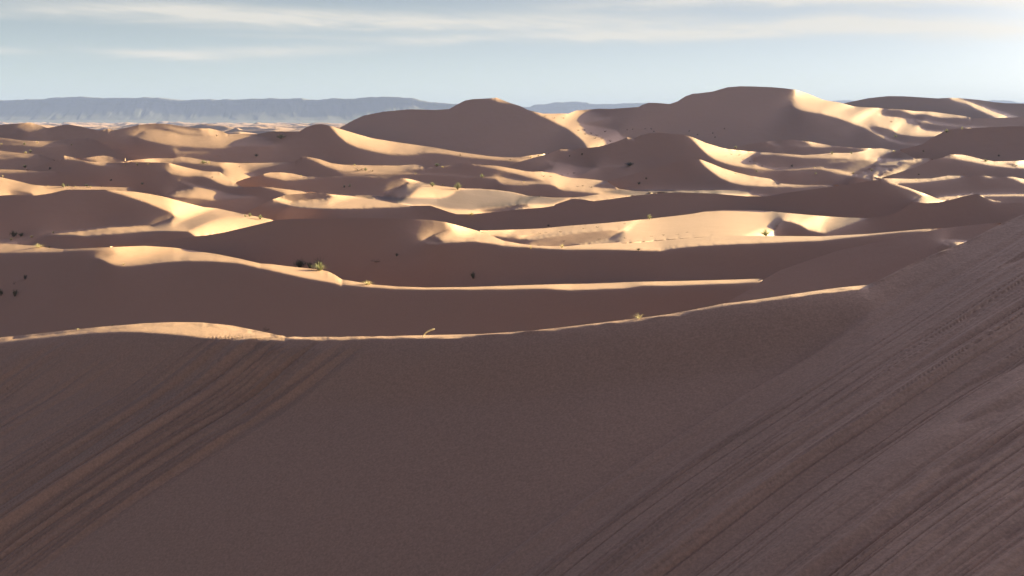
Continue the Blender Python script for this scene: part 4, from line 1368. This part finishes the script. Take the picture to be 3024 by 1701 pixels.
for x, y in ((1852, 384), (1868, 383), (1905, 381), (1923, 381), (1931, 389), (2105, 394), (2139, 381), (2112, 406), (2060, 398), (2035, 388)):
    PLANTS.append((x, y, 5, 4, 'shrub', 'tiny dark shrub on the shaded foot of the tallest dune', 'dark shrubs at the foot of the tallest dune'))
for x, y in ((2215, 478), (2195, 471), (2182, 458), (2160, 456), (2230, 484), (2250, 490)):
    PLANTS.append((x, y, 11, 5, 'dead', 'small dry bush on the rough upper part of the curved lit slope', 'dry bushes on the curved lit slope'))
for x, y in ((1627, 521), (1660, 518), (1675, 515), (1695, 511), (1705, 551), (1722, 549), (1745, 553)):
    PLANTS.append((x, y, 13, 4, 'dead', 'flat dry bush on the fan of lit sand right of the pan ridges', 'dry bushes on the fan of lit sand'))
for x, y in ((1555, 708), (1595, 690), (1611, 687), (1723, 675), (1764, 671), (1845, 661), (1665, 712), (1770, 707), (1845, 703), (1887, 712), (1922, 699), (1960, 694), (2002, 693), (2030, 687), (1655, 685)):
    PLANTS.append((x, y, 13, 4, 'dead', 'low dry plant half buried on the sunlit double dune', 'half buried plants on the double dune'))

N_KIND = {'grass': 'grass_tuft', 'wisp': 'grass_tuft', 'green': 'grass_tuft', 'shrub': 'desert_shrub', 'pale': 'desert_shrub', 'dead': 'dead_bush'}
CATS = {'grass_tuft': 'grass', 'desert_shrub': 'shrub', 'dead_bush': 'bush'}


def plant(k, rec):
    x, y, w, h, kind, label, group = rec
    px, py = x * K1024, y * K1024 + .3
    p = px_point(px, py)
    m = p.y * K1024 / FOC                       # metres per photo pixel there
    name = N_KIND[kind]
    stems = None
    if kind in ('shrub', 'pale'):
        me, stems = (SHRUB if kind == 'shrub' else PALE)[k % (4 if kind == 'shrub' else 3)]
        sw, sh = w * m / (1.35 if w > 15 else 1.6), h * m / (.85 if w > 15 else 1.0)
    elif kind == 'dead':
        me = DEAD[k % 3]
        sw, sh = w * m / 1.35, h * m / .9
    else:
        me = {'grass': GRASS, 'wisp': WISP, 'green': GREEN}[kind][k % {'grass': 4, 'wisp': 2, 'green': 3}[kind]]
        sw, sh = w * m / (1.1 if w > 25 else 1.4), h * m / (.75 if w > 25 else .9)
    parts = stems is not None and w * K1024 > 3
    ob = bpy.data.objects.new(name, None if parts else me)
    COL.objects.link(ob)
    ob.location = p
    ob.rotation_euler = (0, 0, (k * 2.39996) % 6.283)
    ob.scale = (sw, sw, sh)
    ob['label'] = label
    ob['category'] = CATS[name]
    if group:
        ob['group'] = group
    if parts:
        ob.empty_display_size = .2
        for n, d in (('foliage', me), ('stems', stems)):
            c = bpy.data.objects.new(n, d)
            COL.objects.link(c)
            c.parent = ob


for k, rec in enumerate(PLANTS):
    plant(k, rec)


# pale bent stalk sticking out of the foreground crest
def stalk():
    g = Geo()
    p = px_point(1250 * K1024, 991 * K1024 + 1)
    m = p.y * K1024 / FOC
    P = [Vector((x * m, .0, z * m)) for x, z in ((-1.5, -4), (1, 2), (4, 7.5), (9, 12.5), (15, 16.5), (22, 19.5), (29, 21.5), (34, 22.5))]
    g.tube(P, [m * r for r in (1.3, 1.5, 1.8, 2.2, 2.5, 2.6, 2.6, 1.6)], 8)
    rs = np.random.RandomState(7)
    hk = Geo()
    for _ in range(60):                                     # frayed husk along the stalk
        i = rs.randint(3, 7); q = P[i].lerp(P[i - 1], rs.uniform(0, 1))
        d = (P[i] - P[i - 1]).normalized()
        d = (d + rv(rs, .7)).normalized()
        hk.strip([q, q + d * m * 2.2, q + d * m * 4.2], [m * .35, m * .3, m * .05], d.orthogonal().normalized())
    ob = bpy.data.objects.new('plant_stalk', None)
    COL.objects.link(ob)
    ob.empty_display_size = .1
    ob.location = p
    ob['label'] = 'bright cream bent stalk sticking up from the middle of the foreground crest'
    ob['category'] = 'stalk'
    for n, gg in (('stem', g), ('husk', hk)):
        c = bpy.data.objects.new(n, gg.mesh(n, STALK))
        COL.objects.link(c)
        c.parent = ob


stalk()

# ---------------------------------------------------------------- air
def haze_box():
    x, y0, y1, z0, z1 = 14000, -400, 24500, -62, 345
    v = [(sx * x, y, z) for z in (z0, z1) for y in (y0, y1) for sx in (-1, 1)]
    f = [(0, 2, 3, 1), (4, 5, 7, 6), (0, 1, 5, 4), (1, 3, 7, 5), (3, 2, 6, 7), (2, 0, 4, 6)]
    me = bpy.data.meshes.new('haze')
    me.from_pydata(v, [], f)
    ob = bpy.data.objects.new('haze', me)
    COL.objects.link(ob)
    ob['kind'] = 'stuff'
    m = bpy.data.materials.new('haze')
    m.use_nodes = True
    N, Lk = m.node_tree.nodes, m.node_tree.links
    N.remove(N['Principled BSDF'])
    pv = N.new('ShaderNodeVolumePrincipled')
    pv.inputs['Color'].default_value = (.28, .35, .72, 1)
    pv.inputs['Density'].default_value = .000065
    pv.inputs['Anisotropy'].default_value = 0
    Lk.new(pv.outputs[0], N['Material Output'].inputs['Volume'])
    me.materials.append(m)
    return ob


haze_box()
